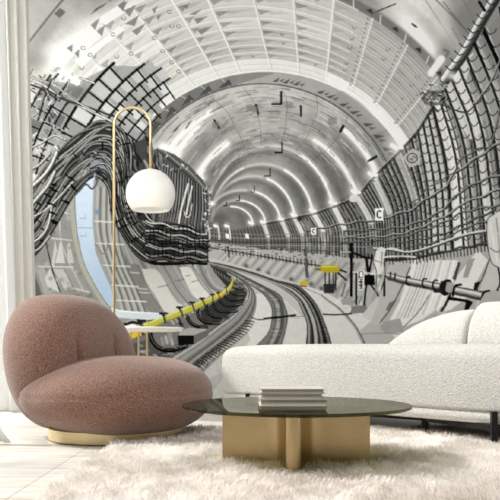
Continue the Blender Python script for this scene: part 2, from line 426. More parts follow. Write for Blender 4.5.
    for k in range(26):
        x = 225 + k * 3.6
        stroke([(x, 249 + (x - 225) * .13), (x + .3, 253 + (x - 225) * .15)], .9, 40, .8)
    stroke([(228, 247), (229, 257)], 1.6, 44)
    stroke([(305, 250), (307, 276)], 3.2, 84); stroke([(302, 254), (303, 262)], 3, 150)
    for _ in range(120):
        x = rng.uniform(210, 345); y = 246 + (x - 210) * .07 + rng.uniform(-3, 5)
        stroke([(x, y), (x + rng.uniform(-3, 3), y + rng.uniform(-.8, .8))], rng.uniform(.5, 1.1), rng.choice([40, 60, 185, 205]), .7)
    for x, y in ((258, 270), (268, 274), (291, 279), (311, 284), (321, 288), (246, 266)):
        glow(x, y, 1.6, 60, .8)

def paint_ground():
    poly([(203, 256), (231, 263), (262, 272), (300, 284), (318, 296), (338, 322), (345, 417), (120, 417), (120, 330), (190, 330), (228, 312), (240, 292), (232, 276), (205, 262)], 182)
    poly([(300, 284), (325, 292), (370, 318), (400, 328), (400, 350), (330, 350), (322, 310)], 200)
    poly([(240, 300), (262, 292), (272, 310), (272, 350), (200, 417), (195, 417), (250, 340)], 205)
    poly([(285, 300), (306, 320), (308, 350), (278, 350), (288, 320)], 200)
    poly([(231, 275), (255, 280), (285, 300), (300, 318), (290, 318), (272, 294)], 192)
    for _ in range(60):
        x, y = rng.uniform(250, 370), rng.uniform(300, 350)
        stroke([(x, y), (x + rng.uniform(-9, 9), y + rng.uniform(-1, 1))], 1.2, rng.choice([170, 220]), .35)
    # sunk channel between the rails
    L = zz(195, 245, 100, (60, 90), (100, 110), (190, 150), (310, 220), (370, 280), (385, 340), (370, 430), (310, 500), (240, 570))
    R = zz(195, 245, 100, (60, 88), (110, 104), (220, 148), (350, 210), (420, 250), (445, 300), (460, 370), (430, 500), (400, 570))
    poly(list(smooth(L)) + list(smooth(R)[::-1]), 122)
    stroke(L, 1, 84, .9); stroke(R, 1.5, 92, .9)
    M = zz(195, 245, 100, (110, 106), (205, 150), (330, 216), (395, 270), (415, 330), (410, 420), (370, 520))
    stroke(M, 2.4, 168, .8, w2=4); stroke([(x + 4, y) for x, y in M], 2, 78, .8, w2=4); stroke([(x - 3, y) for x, y in M[2:]], 1.6, 96, .7)
    for _ in range(60):
        t = rng.uniform(.25, 1); m = smooth(M); p = m[int(t * (len(m) - 1))]
        stroke([(p[0] - 6 * t, p[1]), (p[0] + 6 * t, p[1] + rng.uniform(-.5, .5))], .7, rng.choice([70, 90, 175]), .45)
    # right-hand pair of rails on their dark plinth
    A = zz(195, 245, 100, (20, 76), (60, 88), (120, 105), (180, 122), (320, 164), (420, 210), (500, 268)) + zz(285, 245, 100, (80, 320), (108, 400), (103, 490), (98, 540))
    B = zz(195, 245, 100, (20, 72), (60, 82), (120, 92), (180, 106), (300, 140), (400, 175)) + zz(285, 245, 100, (35, 195), (80, 215), (150, 290), (200, 400), (228, 490), (235, 540))
    poly(list(smooth(A)) + list(smooth(B)[::-1]), 70)
    sA, sB = smooth(A), smooth(B)
    def mid(t, n=40):
        ia = np.linspace(0, len(sA) - 1, n).astype(int); ib = np.linspace(0, len(sB) - 1, n).astype(int)
        return sA[ia] * (1 - t) + sB[ib] * t
    for t, w, c, a in ((.12, 1.6, 148, .9), (.28, 1.1, 44, .9), (.42, 2.4, 172, .95), (.56, 1.2, 60, .9), (.66, 1.4, 140, .9), (.8, 1.6, 36, .95), (.93, 1.6, 120, .9), (1.0, 1, 60, .8)):
        stroke(mid(t), w * .45, c, a, w2=w * 1.5)
    m0, m1 = mid(.66, 120), mid(.95, 120)
    for k in range(20, 120, 2):
        stroke([m0[k], m1[k]], .7, 40, .6)
    # left-hand rail, big in the foreground, with clips along its foot
    T = [(120, 392), (150, 371), (172, 357), (195, 342.5), (215, 327.5), (235, 313), (246, 302), (249, 291), (243, 282), (233, 275), (215, 266)]
    Bm = [(150, 417), (182, 385), (205, 362), (225, 346), (245, 329), (254, 314), (256.5, 301), (254, 291), (246, 282), (235, 275), (216, 265)]
    poly(list(smooth(T)) + list(smooth(Bm)[::-1]), 128)
    def mixp(t):
        a, b = smooth(T), smooth(Bm); n = 60
        return a[np.linspace(0, len(a) - 1, n).astype(int)] * (1 - t) + b[np.linspace(0, len(b) - 1, n).astype(int)] * t
    stroke(mixp(.08), 3.4, 172, w2=.8); stroke(mixp(.3), 3.6, 148, w2=.8); stroke(mixp(.5), 3.6, 96, w2=.9); stroke(mixp(.62), 2, 150, w2=.5); stroke(mixp(0), 1.4, 66, w2=.7); stroke(mixp(.8), 3.5, 92, w2=.8)
    e0, e1 = mixp(.72), mixp(1.12)
    a0 = smooth(np.vstack([e0]), .5)[::1]; a1 = smooth(np.vstack([e1]), .5)
    n = 54
    for k in range(n):
        t = (k / n) ** 1.25 * .66
        p = a0[int(t * (len(a0) - 1))]; q = a1[int(t * (len(a1) - 1))]
        sc = 1 - t * 1.15
        stroke([p, q], 2.4 * sc + .3, 36, .9); glow(q[0] + 1.5 * sc, q[1] + 1.6 * sc, 1.6 * sc + .2, 66, .7); stroke([(q[0] - 2 * sc, q[1] - 2 * sc), q], 1.2 * sc + .2, 176, .8)
    for _ in range(90):
        x, y = rng.uniform(150, 222), rng.uniform(345, 417)
        if y > 345 + (222 - x) * .75 + 14:
            glow(x, y, rng.uniform(.5, 1.4), rng.choice([90, 110, 150, 190]), .5)
    poly([(205, 380), (226, 370), (226, 417), (190, 417)], 150, .5)
    # service bed to the left of it, dark, with drums and plates
    poly([(110, 334), (160, 322), (200, 308), (228, 292), (236, 278), (243, 283), (248, 291), (245, 302), (234, 313), (215, 327), (172, 357), (120, 390), (110, 390)], 112)
    poly([(128, 345), (152, 338), (160, 350), (172, 352), (150, 371), (120, 390), (110, 380)], 86)
    poly([(200, 311), (228, 294), (240, 286), (247, 293), (243, 303), (216, 325), (203, 325)], 62)
    poly(zz(120, 265, 100, (300, 330), (345, 312), (430, 318), (440, 350), (370, 380), (290, 360)), 160)
    poly(zz(120, 265, 100, (288, 352), (368, 352), (370, 396), (290, 402)), 24)
    poly(zz(120, 265, 100, (368, 350), (440, 322), (442, 352), (372, 396)), 104)
    for x, y in zz(120, 265, 100, (235, 378), (255, 340), (262, 385), (215, 385), (250, 362)):
        stroke([(x - 1.5, y - 4), (x, y + 2)], 3, rng.choice([140, 165, 190]), .9)
    for _ in range(70):
        x = rng.uniform(126, 180); y = rng.uniform(345, 380)
        if y < 357 + (172 - x) * .62:
            stroke([(x, y), (x + rng.uniform(-5, 5), y + rng.uniform(-1.5, 1.5))], rng.uniform(.7, 2), rng.choice([60, 80, 130, 160, 175]), .8)
    # dark trough where the left wall meets the bed
    poly([(203, 262), (214, 267), (226, 272), (233, 279), (232, 286), (226, 287), (218, 278), (207, 269)], 58)
    for k in range(9):
        a = (206 + k * 3, 264 + k * 1.9); stroke([a, (a[0] + 1.5, a[1] + 4)], .9, 140, .8)
    # hoops of black hose along the yellow beam
    hoops = [([(164, 314), (156, 313), (151, 319), (150, 332), (153, 342), (161, 349), (174, 350), (186, 346)], 3.6),
             ([(189, 305), (183, 304), (178, 309), (178, 318), (182, 326)], 2.4), ([(188, 308), (187, 316), (190, 322), (196, 326), (206, 327)], 2.9),
             ([(200, 302), (195, 301), (191, 304)], 2.2), ([(198, 308), (197.5, 314), (201, 320), (208, 322.6), (218, 323)], 2.5),
             ([(207, 303), (206, 309), (209, 314), (215, 317), (228, 318)], 2.2), ([(213, 298), (213, 304), (217, 310), (224, 312), (237, 311)], 2.0),
             ([(219, 296), (219, 300), (224, 305), (231, 306), (242, 304)], 1.8), ([(224, 293), (225, 297), (229, 300), (235, 300.6), (244, 298)], 1.6),
             ([(229, 290), (231, 293), (236, 295), (244, 294)], 1.4), ([(231, 286), (234, 288), (240, 289), (245, 288)], 1.2), ([(232, 282), (236, 284), (243, 284)], 1.1)]
    for p, w in hoops:
        w *= 1.25
        stroke(p, w, 16); stroke([(x - .3, y - w * .25) for x, y in p], w * .25, 120, .7)
        e = p[-1]
        stroke([(e[0] - 6, e[1] + .5), (e[0] + 1, e[1])], .8, 150, .6)

def paint_left():
    # curved concrete foot of the left wall
    foot = [(28, 200), (80, 190), (125, 230), (150, 258), (206, 258), (214, 272), (226, 286), (228, 292), (205, 303), (160, 318), (120, 325), (120, 380), (-30, 400), (-30, 200)]
    poly(foot, 146)
    for k in range(16):
        t = k / 15
        A = [(118 + 86 * t, 240 + 20 * t ** .5), (130 + 78 * t, 268 + 6 * t), (150 + 66 * t, 300 - 14 * t), (170 + 56 * t, 326 - 36 * t)]
        stroke(A, 2.6, rng.choice([168, 186, 122, 110, 156]), .75)
    poly(zz(120, 265, 100, (110, 20), (190, 30), (260, 150), (320, 215), (235, 240), (180, 160), (130, 80)), 198, curve=True)
    poly(zz(120, 265, 100, (295, 10), (350, 15), (400, 95), (445, 155), (380, 165), (330, 90)), 205, curve=True)
    poly(zz(120, 265, 100, (185, 5), (240, 0), (300, 100), (340, 170), (290, 190), (250, 110)), 150, .8, curve=True)
    poly(zz(120, 265, 100, (20, 0), (90, 0), (130, 110), (205, 225), (150, 232), (80, 140)), 128, curve=True)
    for y, x0, x1 in ((272, 126, 139), (288, 130, 147), (292, 138, 150)):
        stroke([(x0, y), (x1, y + 1)], 1.4, 190, .8)
    for p in (zz(120, 265, 100, (215, 0), (250, 60), (290, 130), (350, 200)), zz(120, 265, 100, (90, 0), (140, 120), (215, 230)), zz(120, 265, 100, (360, 0), (420, 90), (470, 150))):
        stroke(p, 1, 92, .7)
    for a, b in (((158, 287), (168, 285)), ((175, 281), (184, 279)), ((186, 276), (190, 275)), ((192, 282), (198, 280)), ((206, 268), (206, 274))):
        stroke([a, b], .9, 100, .7)
    # panels left of the opening
    poly([(28, 236), (62, 210), (74, 196), (77, 240), (88, 282), (104, 304), (28, 312)], 142)
    for q, c in ((zz(25, 220, 100, (130, 230), (150, 100), (160, 150), (145, 230)), 196), (zz(25, 220, 100, (150, 215), (178, 95), (200, 215)), 202),
                 (zz(25, 220, 100, (208, 130), (222, 110), (245, 215), (215, 215)), 190), (zz(25, 220, 100, (60, 250), (95, 240), (150, 370), (95, 370)), 170),
                 (zz(25, 220, 100, (100, 290), (125, 240), (175, 365), (110, 330)), 205), (zz(25, 220, 100, (140, 245), (190, 245), (245, 350), (200, 350)), 188),
                 (zz(25, 220, 100, (200, 240), (240, 240), (330, 370), (260, 360)), 150), (zz(25, 220, 100, (48, 270), (70, 330), (85, 380), (50, 380)), 96),
                 (zz(25, 150, 100, (170, 260), (235, 245), (240, 310), (175, 320)), 165), (zz(25, 150, 100, (120, 330), (170, 300), (175, 420), (125, 430)), 150)):
        poly(q, c, .85)
    for p in (zz(25, 220, 100, (70, 232), (240, 235)), zz(25, 150, 100, (130, 440), (240, 452)), zz(25, 150, 100, (160, 310), (240, 320)), zz(25, 220, 100, (200, 330), (320, 360))):
        stroke(p, 1.6, 200, .8)
    for p in (zz(25, 220, 100, (170, -50), (180, 100), (215, 200), (290, 350)), zz(25, 150, 100, (165, 260), (175, 400))):
        stroke(p, 1.2, 190, .7)
    stroke(zz(25, 220, 100, (105, 110), (120, 180), (140, 260), (175, 360)), 1.1, 52)
    for _ in range(60):
        x, y = rng.uniform(34, 92), rng.uniform(205, 300)
        glow(x, y, rng.uniform(.6, 2), rng.choice([90, 110, 190]), .5)
    # the pale blue opening and its rims
    blue = zz(25, 150, 100, (252, 150), (350, 110), (346, 260), (345, 400)) + zz(25, 220, 100, (350, 150), (382, 235), (435, 350), (442, 442), (425, 432), (368, 395), (310, 282), (272, 175), (252, 30))
    rim = [(72, 180), (73, 215), (76, 240), (82, 264), (93, 286), (106, 306), (110, 308)]
    poly(zz(25, 150, 100, (345, 120), (440, 120), (470, 330), (500, 420)) + [(125, 262), (138, 296), (150, 317), (113, 308), (112, 290), (101, 266), (93, 238), (94, 190)], 150)
    for t in (.12, .38, .62, .85):
        p = [(95 + 24 * t, 188), (95 + 24 * t, 232), (104 + 22 * t, 264), (114 + 24 * t, 290), (120 + 28 * t, 314)]
        stroke(p, 2.8, (176, 178, 172), .8); stroke([(x + 2.6, y) for x, y in p], 2, 104, .8)
    for y, x0, x1 in ((221, 94, 116), (243, 95, 124), (265, 103, 130), (285, 112, 138), (300, 116, 146)):
        stroke([(x0, y), (x1, y + 1.5)], 1.5, 206, .85)
    poly(blue, (196, 211, 226), col2=(166, 187, 210), p0=(85, 180), p1=(108, 305))
    stroke([(94, 180), (94, 232), (102, 264), (113, 292), (113, 308)], 1.5, (150, 156, 158), .9)
    stroke(rim, 5, (164, 165, 152)); stroke([(x + 2.4, y) for x, y in rim], 1, (120, 124, 120), .8)
    stroke([(77, 227.5), (94, 228)], 1, (150, 165, 180))
    for x, y in ((85.5, 218.5), (86, 236)):
        stroke([(x, y - 4), (x, y), (x - 6, y)], .8, (150, 165, 180), curve=False)
    glow(97.5, 212, 1.6, (90, 130, 180), .9)
    stroke([(95, 243), (100, 251), (104, 254), (107, 249), (108, 238)], 1, 120)
    poly([(112, 309), (120, 311), (163, 314), (165, 317), (150, 320), (112, 317)], (196, 206, 212)); stroke([(112, 308), (124, 311), (163, 313.5)], 1.2, (232, 238, 240))
    # bulge of racks between the opening and the deep tunnel
    bulge = [(128, 160), (148, 150), (160, 149), (174, 154), (190, 166), (203, 180), (209, 194), (208, 214), (205, 230), (206, 262), (180, 264), (150, 262), (140, 240), (130, 205)]
    poly(bulge, 88)
    for k in range(26):
        t = k / 25
        x0 = 140 + 66 * t; y0 = 148 + 42 * t ** 1.1; x1 = 141 + 63 * t - 8 * np.sin(t * 3.14); y1 = 226 + 16 * t
        stroke([(x0, y0), ((x0 + x1) / 2 + 2, (y0 + y1) / 2), (x1, y1 + 18)], 1.1, 34, .85)
        stroke([(x0 + 1.4, y0 + 1), ((x0 + x1) / 2 + 3.4, (y0 + y1) / 2), (x1 + 1.4, y1)], .8, rng.choice([110, 140, 165]), .8)
    for p, w in (([(188, 184), (184, 198), (180, 214), (178, 228)], 2.0), ([(192, 186), (189, 200), (186, 214)], 1.6), ([(192, 204), (190, 215), (186, 217), (184, 211)], .9)):
        stroke(p, w, 222, .9)
    for _ in range(26):
        x, y = rng.uniform(150, 200), rng.uniform(146, 172)
        if y > 140 + (x - 150) * .62:
            stroke([(x, y), (x + rng.uniform(-3, 3), y + rng.uniform(-3, 3))], rng.uniform(.6, 1.4), rng.choice([30, 40, 190, 230]), .85)
    stroke([(158, 148), (166, 153), (178, 163), (192, 174), (206, 190)], 1.3, 176, .6); stroke([(156, 150), (164, 156), (178, 167), (195, 182)], 1.4, 50, .7)
    for _ in range(30):
        x, y = rng.uniform(204, 210), rng.uniform(186, 236)
        stroke([(x, y), (x + rng.uniform(-2, 3), y + rng.uniform(-3, 3))], 1, rng.choice([40, 200, 230, 90]), .85)
    # racks: polar lattice of black bars over pale panels, upper left
    C0 = (265, 231)
    def pol(r, d): return (C0[0] - r * np.cos(np.radians(d)), C0[1] - r * np.sin(np.radians(d)))
    poly([pol(268, 34), pol(262, 22), pol(250, 14), pol(205, 14), pol(170, 28), pol(150, 32), pol(160, 44), pol(170, 55), pol(182, 57), pol(195, 56), pol(206, 53), pol(226, 47), pol(240, 38)], 150, .8)
    for r0, r1, a0, a1 in ((206, 226, 26, 47), (193, 206, 28, 54), (180, 193, 30, 57), (168, 180, 32, 57), (156, 168, 34, 50), (228, 246, 18, 36), (247, 264, 14, 32)):
        d = a0
        while d < a1 - 1:
            poly([pol(r0 + 1.5, d + .6), pol(r1 - 1.5, d + .6), pol(r1 - 1.5, d + 3.6), pol(r0 + 1.5, d + 3.6)], rng.choice([150, 168, 190, 205]) if r0 < 225 else rng.choice([110, 150, 190]), .9)
            d += 4.1
    for r, a0, a1, w in ((226, 27, 48, 3), (206, 24, 54, 2.6), (193, 26, 57.5, 2.2), (180, 28, 58, 2), (168, 30, 55, 1.8), (157, 34, 48, 1.6), (247, 15, 37, 2.4), (265, 14, 36, 2.2), (236, 14, 33, 2)):
        p = [pol(r, a) for a in np.linspace(a0, a1, 12)]
        stroke(p, w, 26); stroke([(x - w * .4, y - w * .4) for x, y in p], .5, 150, .6)
    for r0, r1, a0, a1, w in ((206, 226, 26, 47, 1.9), (190, 207, 27, 54, 1.8), (176, 194, 29, 57.5, 1.7), (160, 181, 31, 57, 1.5), (154, 169, 35, 48, 1.3), (228, 247, 18, 36, 1.6), (247, 265, 16, 33, 1.4)):
        d = a0
        while d <= a1 + .1:
            stroke([pol(r1, d), pol(r0, d)], w, 26)
            d += 4.1
    # lamp and pale conduits crossing
    glow(48, 88, 9, 96, .6, 7); glow(78, 92, 8, 110, .5, 6)
    stroke([(60, 73), (77, 82.5)], 4.2, 255, 1, soft=.8); glow(66, 76, 10, 255, .5, 6, .5)
    for pts, w, c in (([(29, 79), (45, 86), (60, 97), (80, 106), (111, 121)], 1.8, 205), ([(29, 84), (50, 92), (68, 101), (90, 108), (112, 116)], 1.2, 60), ([(29, 75), (40, 80), (56, 86), (72, 99), (95, 112)], 1.3, 190),
                      ([(58, 74), (50, 84), (44, 100), (38, 120)], 1.4, 50), ([(80, 78), (86, 80), (94, 83)], 1.2, 225), ([(69, 80), (67, 88), (62, 94)], 1, 200)):
        stroke(pts, w + 1, 60, .7); stroke(pts, w, c)
    for _ in range(110):
        x = rng.uniform(29, 70); y = rng.uniform(74, 160)
        stroke([(x, y), (x + rng.uniform(-4, 5), y + rng.uniform(-5, 5))], rng.uniform(.6, 1.8), rng.choice([36, 60, 200, 228, 150]), .75)
    # the great bundle of cables sweeping over the opening
    O = [(20, 210), (40, 178), (56, 156), (76, 138), (98, 124), (114, 124), (124, 132), (129, 150), (133, 180), (139, 205), (149, 221), (170, 222), (190, 228), (207, 240)]
    I = [(20, 268), (40, 250), (52, 228), (64, 206), (78, 188), (92, 176), (103, 178), (109, 192), (114, 216), (122, 236), (134, 252), (150, 263), (174, 262), (206, 263)]
    poly([(126, 146), (150, 136), (156, 160), (150, 222), (136, 210)], 74); poly(list(smooth(O)) + list(smooth(I)[::-1]), 60)
    poly([(88, 176), (92, 158), (104, 150), (112, 166), (106, 180)], (150, 168, 186), .8)
    for k in range(80):
        x, y = rng.uniform(126, 158), rng.uniform(136, 208)
        L = rng.uniform(6, 22)
        stroke([(x, y), (x + rng.uniform(0, 5), y + L * .5), (x + rng.uniform(1, 8), y + L)], rng.uniform(.8, 2.4), rng.choice([30, 44, 60, 120, 150]), .85)
    N = 21
    for k in range(N):
        t = k / (N - 1)
        p = np.array(lerp_pts(O, I, t)); n = len(p)
        p[:, 0] += rng.normal(0, 1.3, n); p[:, 1] += rng.normal(0, 2.0, n)
        sp = smooth(p, 3); m = len(sp)
        brk = int(m * .56)
        br = float(rng.choice([84, 110, 140, 165]))
        w = rng.uniform(2.2, 4.2)
        tube(sp[:brk], w, 40, br * .72, br + 24)
        br2 = float(rng.choice([56, 76, 110, 165]))
        tube(sp[brk - 2:], w * .72, 26, br2 * .7, br2 + 30)
    for k in range(70):                                   # ties and clips
        t = rng.uniform(0, 1); q = smooth(lerp_pts(O, I, t), 3); j = rng.integers(2, len(q) - 3)
        d = q[j + 1] - q[j]; d = d / (np.hypot(*d) + 1e-6)
        stroke([(q[j][0] - d[1] * 3, q[j][1] + d[0] * 3), (q[j][0] + d[1] * 3, q[j][1] - d[0] * 3)], rng.uniform(1, 2), rng.choice([14, 20, 30]), .9)
    for k in range(26):
        x, y = rng.uniform(82, 108), rng.uniform(150, 182)
        stroke([(x, y), (x + rng.uniform(-6, 6), y + rng.uniform(-4, 4))], rng.uniform(.8, 2), rng.choice([30, 60, 150, 190]), .7)
    stroke([(74, 196), (80, 190), (86, 184), (92, 189), (97, 182), (96, 176)], 1.8, 90); stroke([(78, 184), (92, 172), (104, 170), (110, 180)], 2, 70)
    # pale thick cables, far left
    for pts, w, c in (([(26, 192), (40, 180), (50, 168), (57, 153)], 4.6, 205), ([(26, 212), (38, 198), (48, 186), (55, 172)], 4.4, 196), ([(26, 171), (38, 166), (50, 154)], 3.2, 190),
                      ([(26, 246), (40, 238), (48, 226), (52, 206)], 3, 200), ([(26, 256), (40, 248), (50, 236)], 2.6, 185), ([(26, 150), (40, 144), (54, 136), (66, 140)], 2, 210), ([(26, 228), (38, 214), (46, 204)], 2.4, 150)):
        tube(pts, w, 56, c * .82, c + 24)
    stroke([(28, 218), (40, 213), (54, 202), (72, 182)], .9, 225)
    for x, y in ((54, 222), (52, 212), (67, 201), (54, 184), (55, 190), (50, 203)):
        stroke([(x - 2, y), (x + 2, y + 1.4)], 2, 16)
    # wavy runs of cable at the foot of the bulge
    for k, (y0, c, w) in enumerate(((222, 205, 1.7), (227, 70, 1.8), (231, 190, 1.7), (235, 120, 1.6), (240, 50, 2), (244, 60, 1.8), (248, 175, 1.7), (252, 60, 2), (256, 150, 1.5), (260, 90, 1.5))):
        x = np.linspace(146, 207, 22); t = (x - 146) / 61
        y = y0 - 1 + t * (14 - k * 1.2) + 1.2 * np.sin(x * .26 + k * .7)
        tube(np.column_stack([x, y]), w + .9, 18, c * .75, c + 12)
    for k in range(40):
        x = 150 + (k % 14) * 4.1 + rng.uniform(-.6, .6); y = 226 + (k // 14) * 12 + rng.uniform(-2, 3)
        stroke([(x, y), (x, y + 7)], 1, 20, .85)
    stroke([(150, 262), (170, 264), (190, 263), (206, 264)], 2.2, 26)
    # yellow beam
    Yt = [(100, 338), (129, 331), (140, 325), (164, 316), (186, 307), (206, 298.5), (220, 293), (229, 285.5), (232, 280), (231.4, 276.6)]
    Yb = [(100, 350), (135, 337.4), (148, 331), (164, 322.6), (187, 313.8), (207, 304.4), (220, 297.8), (230, 290.5), (233.4, 282), (232.6, 277)]
    poly(list(smooth(Yt)) + list(smooth(Yb)[::-1]), (184, 180, 74))
    stroke([(x, y + .8) for x, y in Yt], 1.4, (226, 224, 140), .8, w2=.8); stroke([(x, y - .6) for x, y in Yb], 1.6, (134, 132, 44), .9, w2=.7)
    stroke([(129, 337), (146, 331)], 4.5, (222, 178, 42)); stroke([(216, 295.5), (221, 293.5)], 2.8, (226, 184, 40))
    for k, t in enumerate((.18, .30, .47, .585, .67, .74, .8, .85, .9)):
        a = smooth(Yt); b = smooth(Yb); p = a[int(t * (len(a) - 1))]; q = b[int(t * (len(b) - 1))]
        w = 3.6 * (1 - t) + .7
        stroke([(p[0] - w, p[1] - 2.4 * w * .5), (p[0], p[1]), (q[0] - .3, q[1])], w, 44, .95); stroke([(p[0] - w * 1.6, p[1] - w), (p[0] + w, p[1] - w * 1.1)], w * .8, 30, .9)
        stroke([(p[0] + .4, p[1]), (q[0] + .4, q[1] - .5)], w * .3, 170, .8)
    stroke(zz(120, 265, 100, (25, 295), (60, 285), (95, 290)), 3.4, 46); stroke(zz(120, 265, 100, (30, 285), (60, 275), (85, 280)), 1, 180)

def paint_right():
    for k in range(40):
        x = rng.uniform(335, 480); y = rng.uniform(262, 320)
        stroke([(x, y), (x - rng.uniform(3, 9), y + rng.uniform(4, 12))], rng.uniform(.8, 2.6), rng.choice([70, 110, 200, 220]), .6)
    # near sloping slabs
    for q, c in ((zz(375, 245, 125, (150, 60), (330, 60), (315, 140), (270, 245), (180, 300), (70, 345), (40, 330), (95, 230)), 214),
                 (zz(375, 245, 125, (330, 120), (410, 20), (450, 60), (380, 200), (300, 260), (270, 262)), 216), (zz(375, 245, 125, (450, 60), (520, 60), (520, 260), (400, 250)), 190),
                 (zz(375, 245, 125, (55, 60), (140, 60), (100, 200), (30, 300), (0, 300), (30, 180)), 176), (zz(375, 245, 125, (0, 290), (30, 320), (90, 380), (60, 420), (-40, 420), (-60, 340)), 170)):
        poly(q, c, .95)
    for k in range(14):
        a = zz(375, 245, 125, (160 + k * 13, 62), (135 + k * 13, 150), (70 + k * 15, 300 - k * 3))
        stroke(a, rng.uniform(.6, 1.5), rng.choice([236, 170, 150, 228]), .7)
    for q, c in ((zz(375, 245, 125, (330, 70), (342, 70), (322, 140), (308, 135)), 70), (zz(375, 245, 125, (370, 60), (400, 50), (370, 130), (350, 130)), 150),
                 (zz(375, 245, 125, (398, 150), (418, 145), (408, 185), (392, 180)), 22), (zz(375, 245, 125, (55, 230), (85, 220), (60, 260), (30, 262)), 110),
                 (zz(375, 245, 125, (20, 318), (55, 308), (60, 338), (25, 342)), 150)):
        poly(q, c, .95)
    stroke(zz(375, 245, 125, (455, 60), (430, 130), (395, 190)), 1.2, 60); stroke(zz(375, 245, 125, (140, 90), (75, 230), (20, 310)), 1.4, 90)
    stroke(zz(375, 245, 125, (215, 200), (170, 270), (90, 350)), 1.2, 120); stroke(zz(375, 245, 125, (300, 200), (280, 240), (265, 262)), 2.6, 40)
    # dark edge beneath the racks with ragged hooks
    stroke(zz(375, 245, 125, (0, 60), (110, 60), (250, 35), (370, 10), (460, -20)), 1.6, 60, .9)
    for k in range(34):
        x = 382 + k * 3.4; y = 259 - max(0, (x - 415)) * .16
        stroke([(x, y - 2), (x + .6, y + rng.uniform(2, 5))], 1.1, 40, .85)
    # the pipe with its flanges
    p = zz(375, 245, 125, (50, 122), (130, 143), (280, 172), (440, 206), (560, 240))
    stroke([(x + .5, y + 3) for x, y in p], 3, 60, .8, w2=5); tube(p, 5.6, 70, 150, 205, w2=10.5)
    for x, y, r in ((130, 143, 17), (195, 152, 18), (238, 160, 20)):
        X, Y = zz(375, 245, 125, (x, y))[0]; r /= 4
        stroke([(X + r * .6 * np.cos(t) + 1, Y + r * np.sin(t)) for t in np.linspace(1.4, 5.2, 12)], 1.7, 36)
    for x, y in ((62, 122), (80, 126)):
        X, Y = zz(375, 245, 125, (x, y))[0]
        stroke([(X, Y - 3), (X - .6, Y + 3.4)], 1.8, 60)
    X, Y = zz(375, 245, 125, (278, 168))[0]
    poly([(X - 4, Y - 5.5), (X + 3, Y - 8), (X + 7, Y - 5), (X + 5, Y + 6), (X - 1, Y + 8.5), (X - 6, Y + 3)], 34, curve=True)
    poly([(X + 2, Y - 5), (X + 8, Y - 4), (X + 7, Y + 5), (X + 1, Y + 4)], 160, curve=True); stroke([(X - 4, Y + 4), (X - 10, Y + 4)], 3, 44)
    for x, y in ((318, 178), (432, 203)):
        X, Y = zz(375, 245, 125, (x, y))[0]
        stroke([(X + 6, Y - 5), (X + 1, Y - 4), (X - 1, Y), (X - 1.6, Y + 6)], 2.4, 28)
    poly(zz(375, 245, 125, (290, 205), (370, 218), (392, 228), (370, 262), (355, 262), (362, 228), (290, 220)), 26)
    poly(zz(375, 245, 125, (440, 190), (500, 180), (520, 240), (500, 242), (420, 250), (415, 232)), 168, curve=True)
    # shrink-wrapped bundle on the edge
    poly([(487, 219), (494, 214), (512, 212), (514, 272), (499, 268), (491, 262), (487, 242)], 204, curve=True); stroke([(494, 214), (487, 220), (487, 242), (491, 262), (499, 268)], 1.2, 60, .7)
    for pts, c in (([(490, 222), (493, 240), (497, 262)], 222), ([(496, 218), (498, 236), (500, 258)], 140), ([(488, 230), (495, 234), (500, 232)], 206), ([(490, 248), (496, 252), (500, 250)], 130)):
        stroke(pts, 1.5, c, .8)
    stroke([(498, 268), (500, 282), (497, 290)], 2, 46)
    # posts, black box, wrapped column and lettered board
    for pts, w in (([(351, 244), (351.4, 270), (351, 297)], 3), ([(356, 272), (356, 304)], 2), ([(351, 252), (364, 257), (372, 258)], 2), ([(372, 240), (371, 262), (366, 286), (364, 306)], 2),
                   ([(384, 262), (384, 300)], 2.2), ([(366, 258), (368, 272)], 3), ([(370, 284), (376, 292), (380, 300)], 1.6)):
        stroke(pts, w, 26)
    poly([(364, 275), (374, 275), (374.5, 285), (364, 285)], 20); poly([(366, 245), (373, 246), (373, 254), (367, 253)], 110)
    stroke([(353, 272), (364, 272.6), (376, 274)], 1.2, 205); stroke([(340, 252), (350, 252)], 1.4, 170)
    poly([(375, 252), (380, 247), (386, 250), (384, 262), (384.5, 276), (381, 289), (376, 288), (376.5, 272), (373, 262)], 206, curve=True); stroke([(375, 252), (373, 262), (376.5, 272), (376, 288)], 1, 50, .7); stroke([(386, 250), (384, 262), (384.5, 276), (381, 289)], 1.4, 40, .7)
    for pts, c in (([(378, 252), (377, 268), (379, 284)], 226), ([(382, 252), (381, 266)], 130), ([(374, 260), (382, 263)], 140), ([(377, 273), (384, 274)], 232)):
        stroke(pts, 1.3, c, .8)
    glow(380, 276, 1.4, 60, .8); stroke([(383, 250), (392, 248), (402, 251)], 1.4, 206); stroke([(383, 257), (400, 256), (415, 257)], 1.6, 205); stroke([(387, 259), (405, 259)], 1.4, 40)
    poly([(358.4, 271), (364.2, 270.4), (363.4, 289.2), (357.8, 289.6)], 226)
    x = 361
    stroke([(x - 2, 274), (x - 1.6, 272), (x, 271.4), (x + 1.6, 272), (x + 1.8, 274)], .9, 40)
    stroke([(x - 1.8, 275.6), (x - 1.6, 277.4), (x + 1.3, 277.4), (x + 1.6, 275.6)], .9, 40, curve=False)
    for y in (279, 282.4, 285.8):
        stroke([(x - 1.7, y), (x + 1.3, y), (x - 1.7, y + 2.4), (x + 1.3, y + 2.4)], .8, 40, curve=False)
    for q, c in (([(341, 300), (352, 296), (353, 304), (342, 305)], 150), ([(351, 306), (366, 305), (368, 312), (351, 314)], 120), ([(362, 314), (378, 296), (384, 300), (372, 322), (364, 318)], 190), ([(380, 296), (392, 296), (378, 326), (370, 324)], 176), ([(382, 322), (400, 318), (404, 332), (384, 334)], 150)):
        poly(q, c, .95)
    for a, b in (((340, 262), (330, 288)), ((348, 268), (336, 296)), ((388, 262), (372, 300))):
        stroke([a, b], 3, 148, .6)
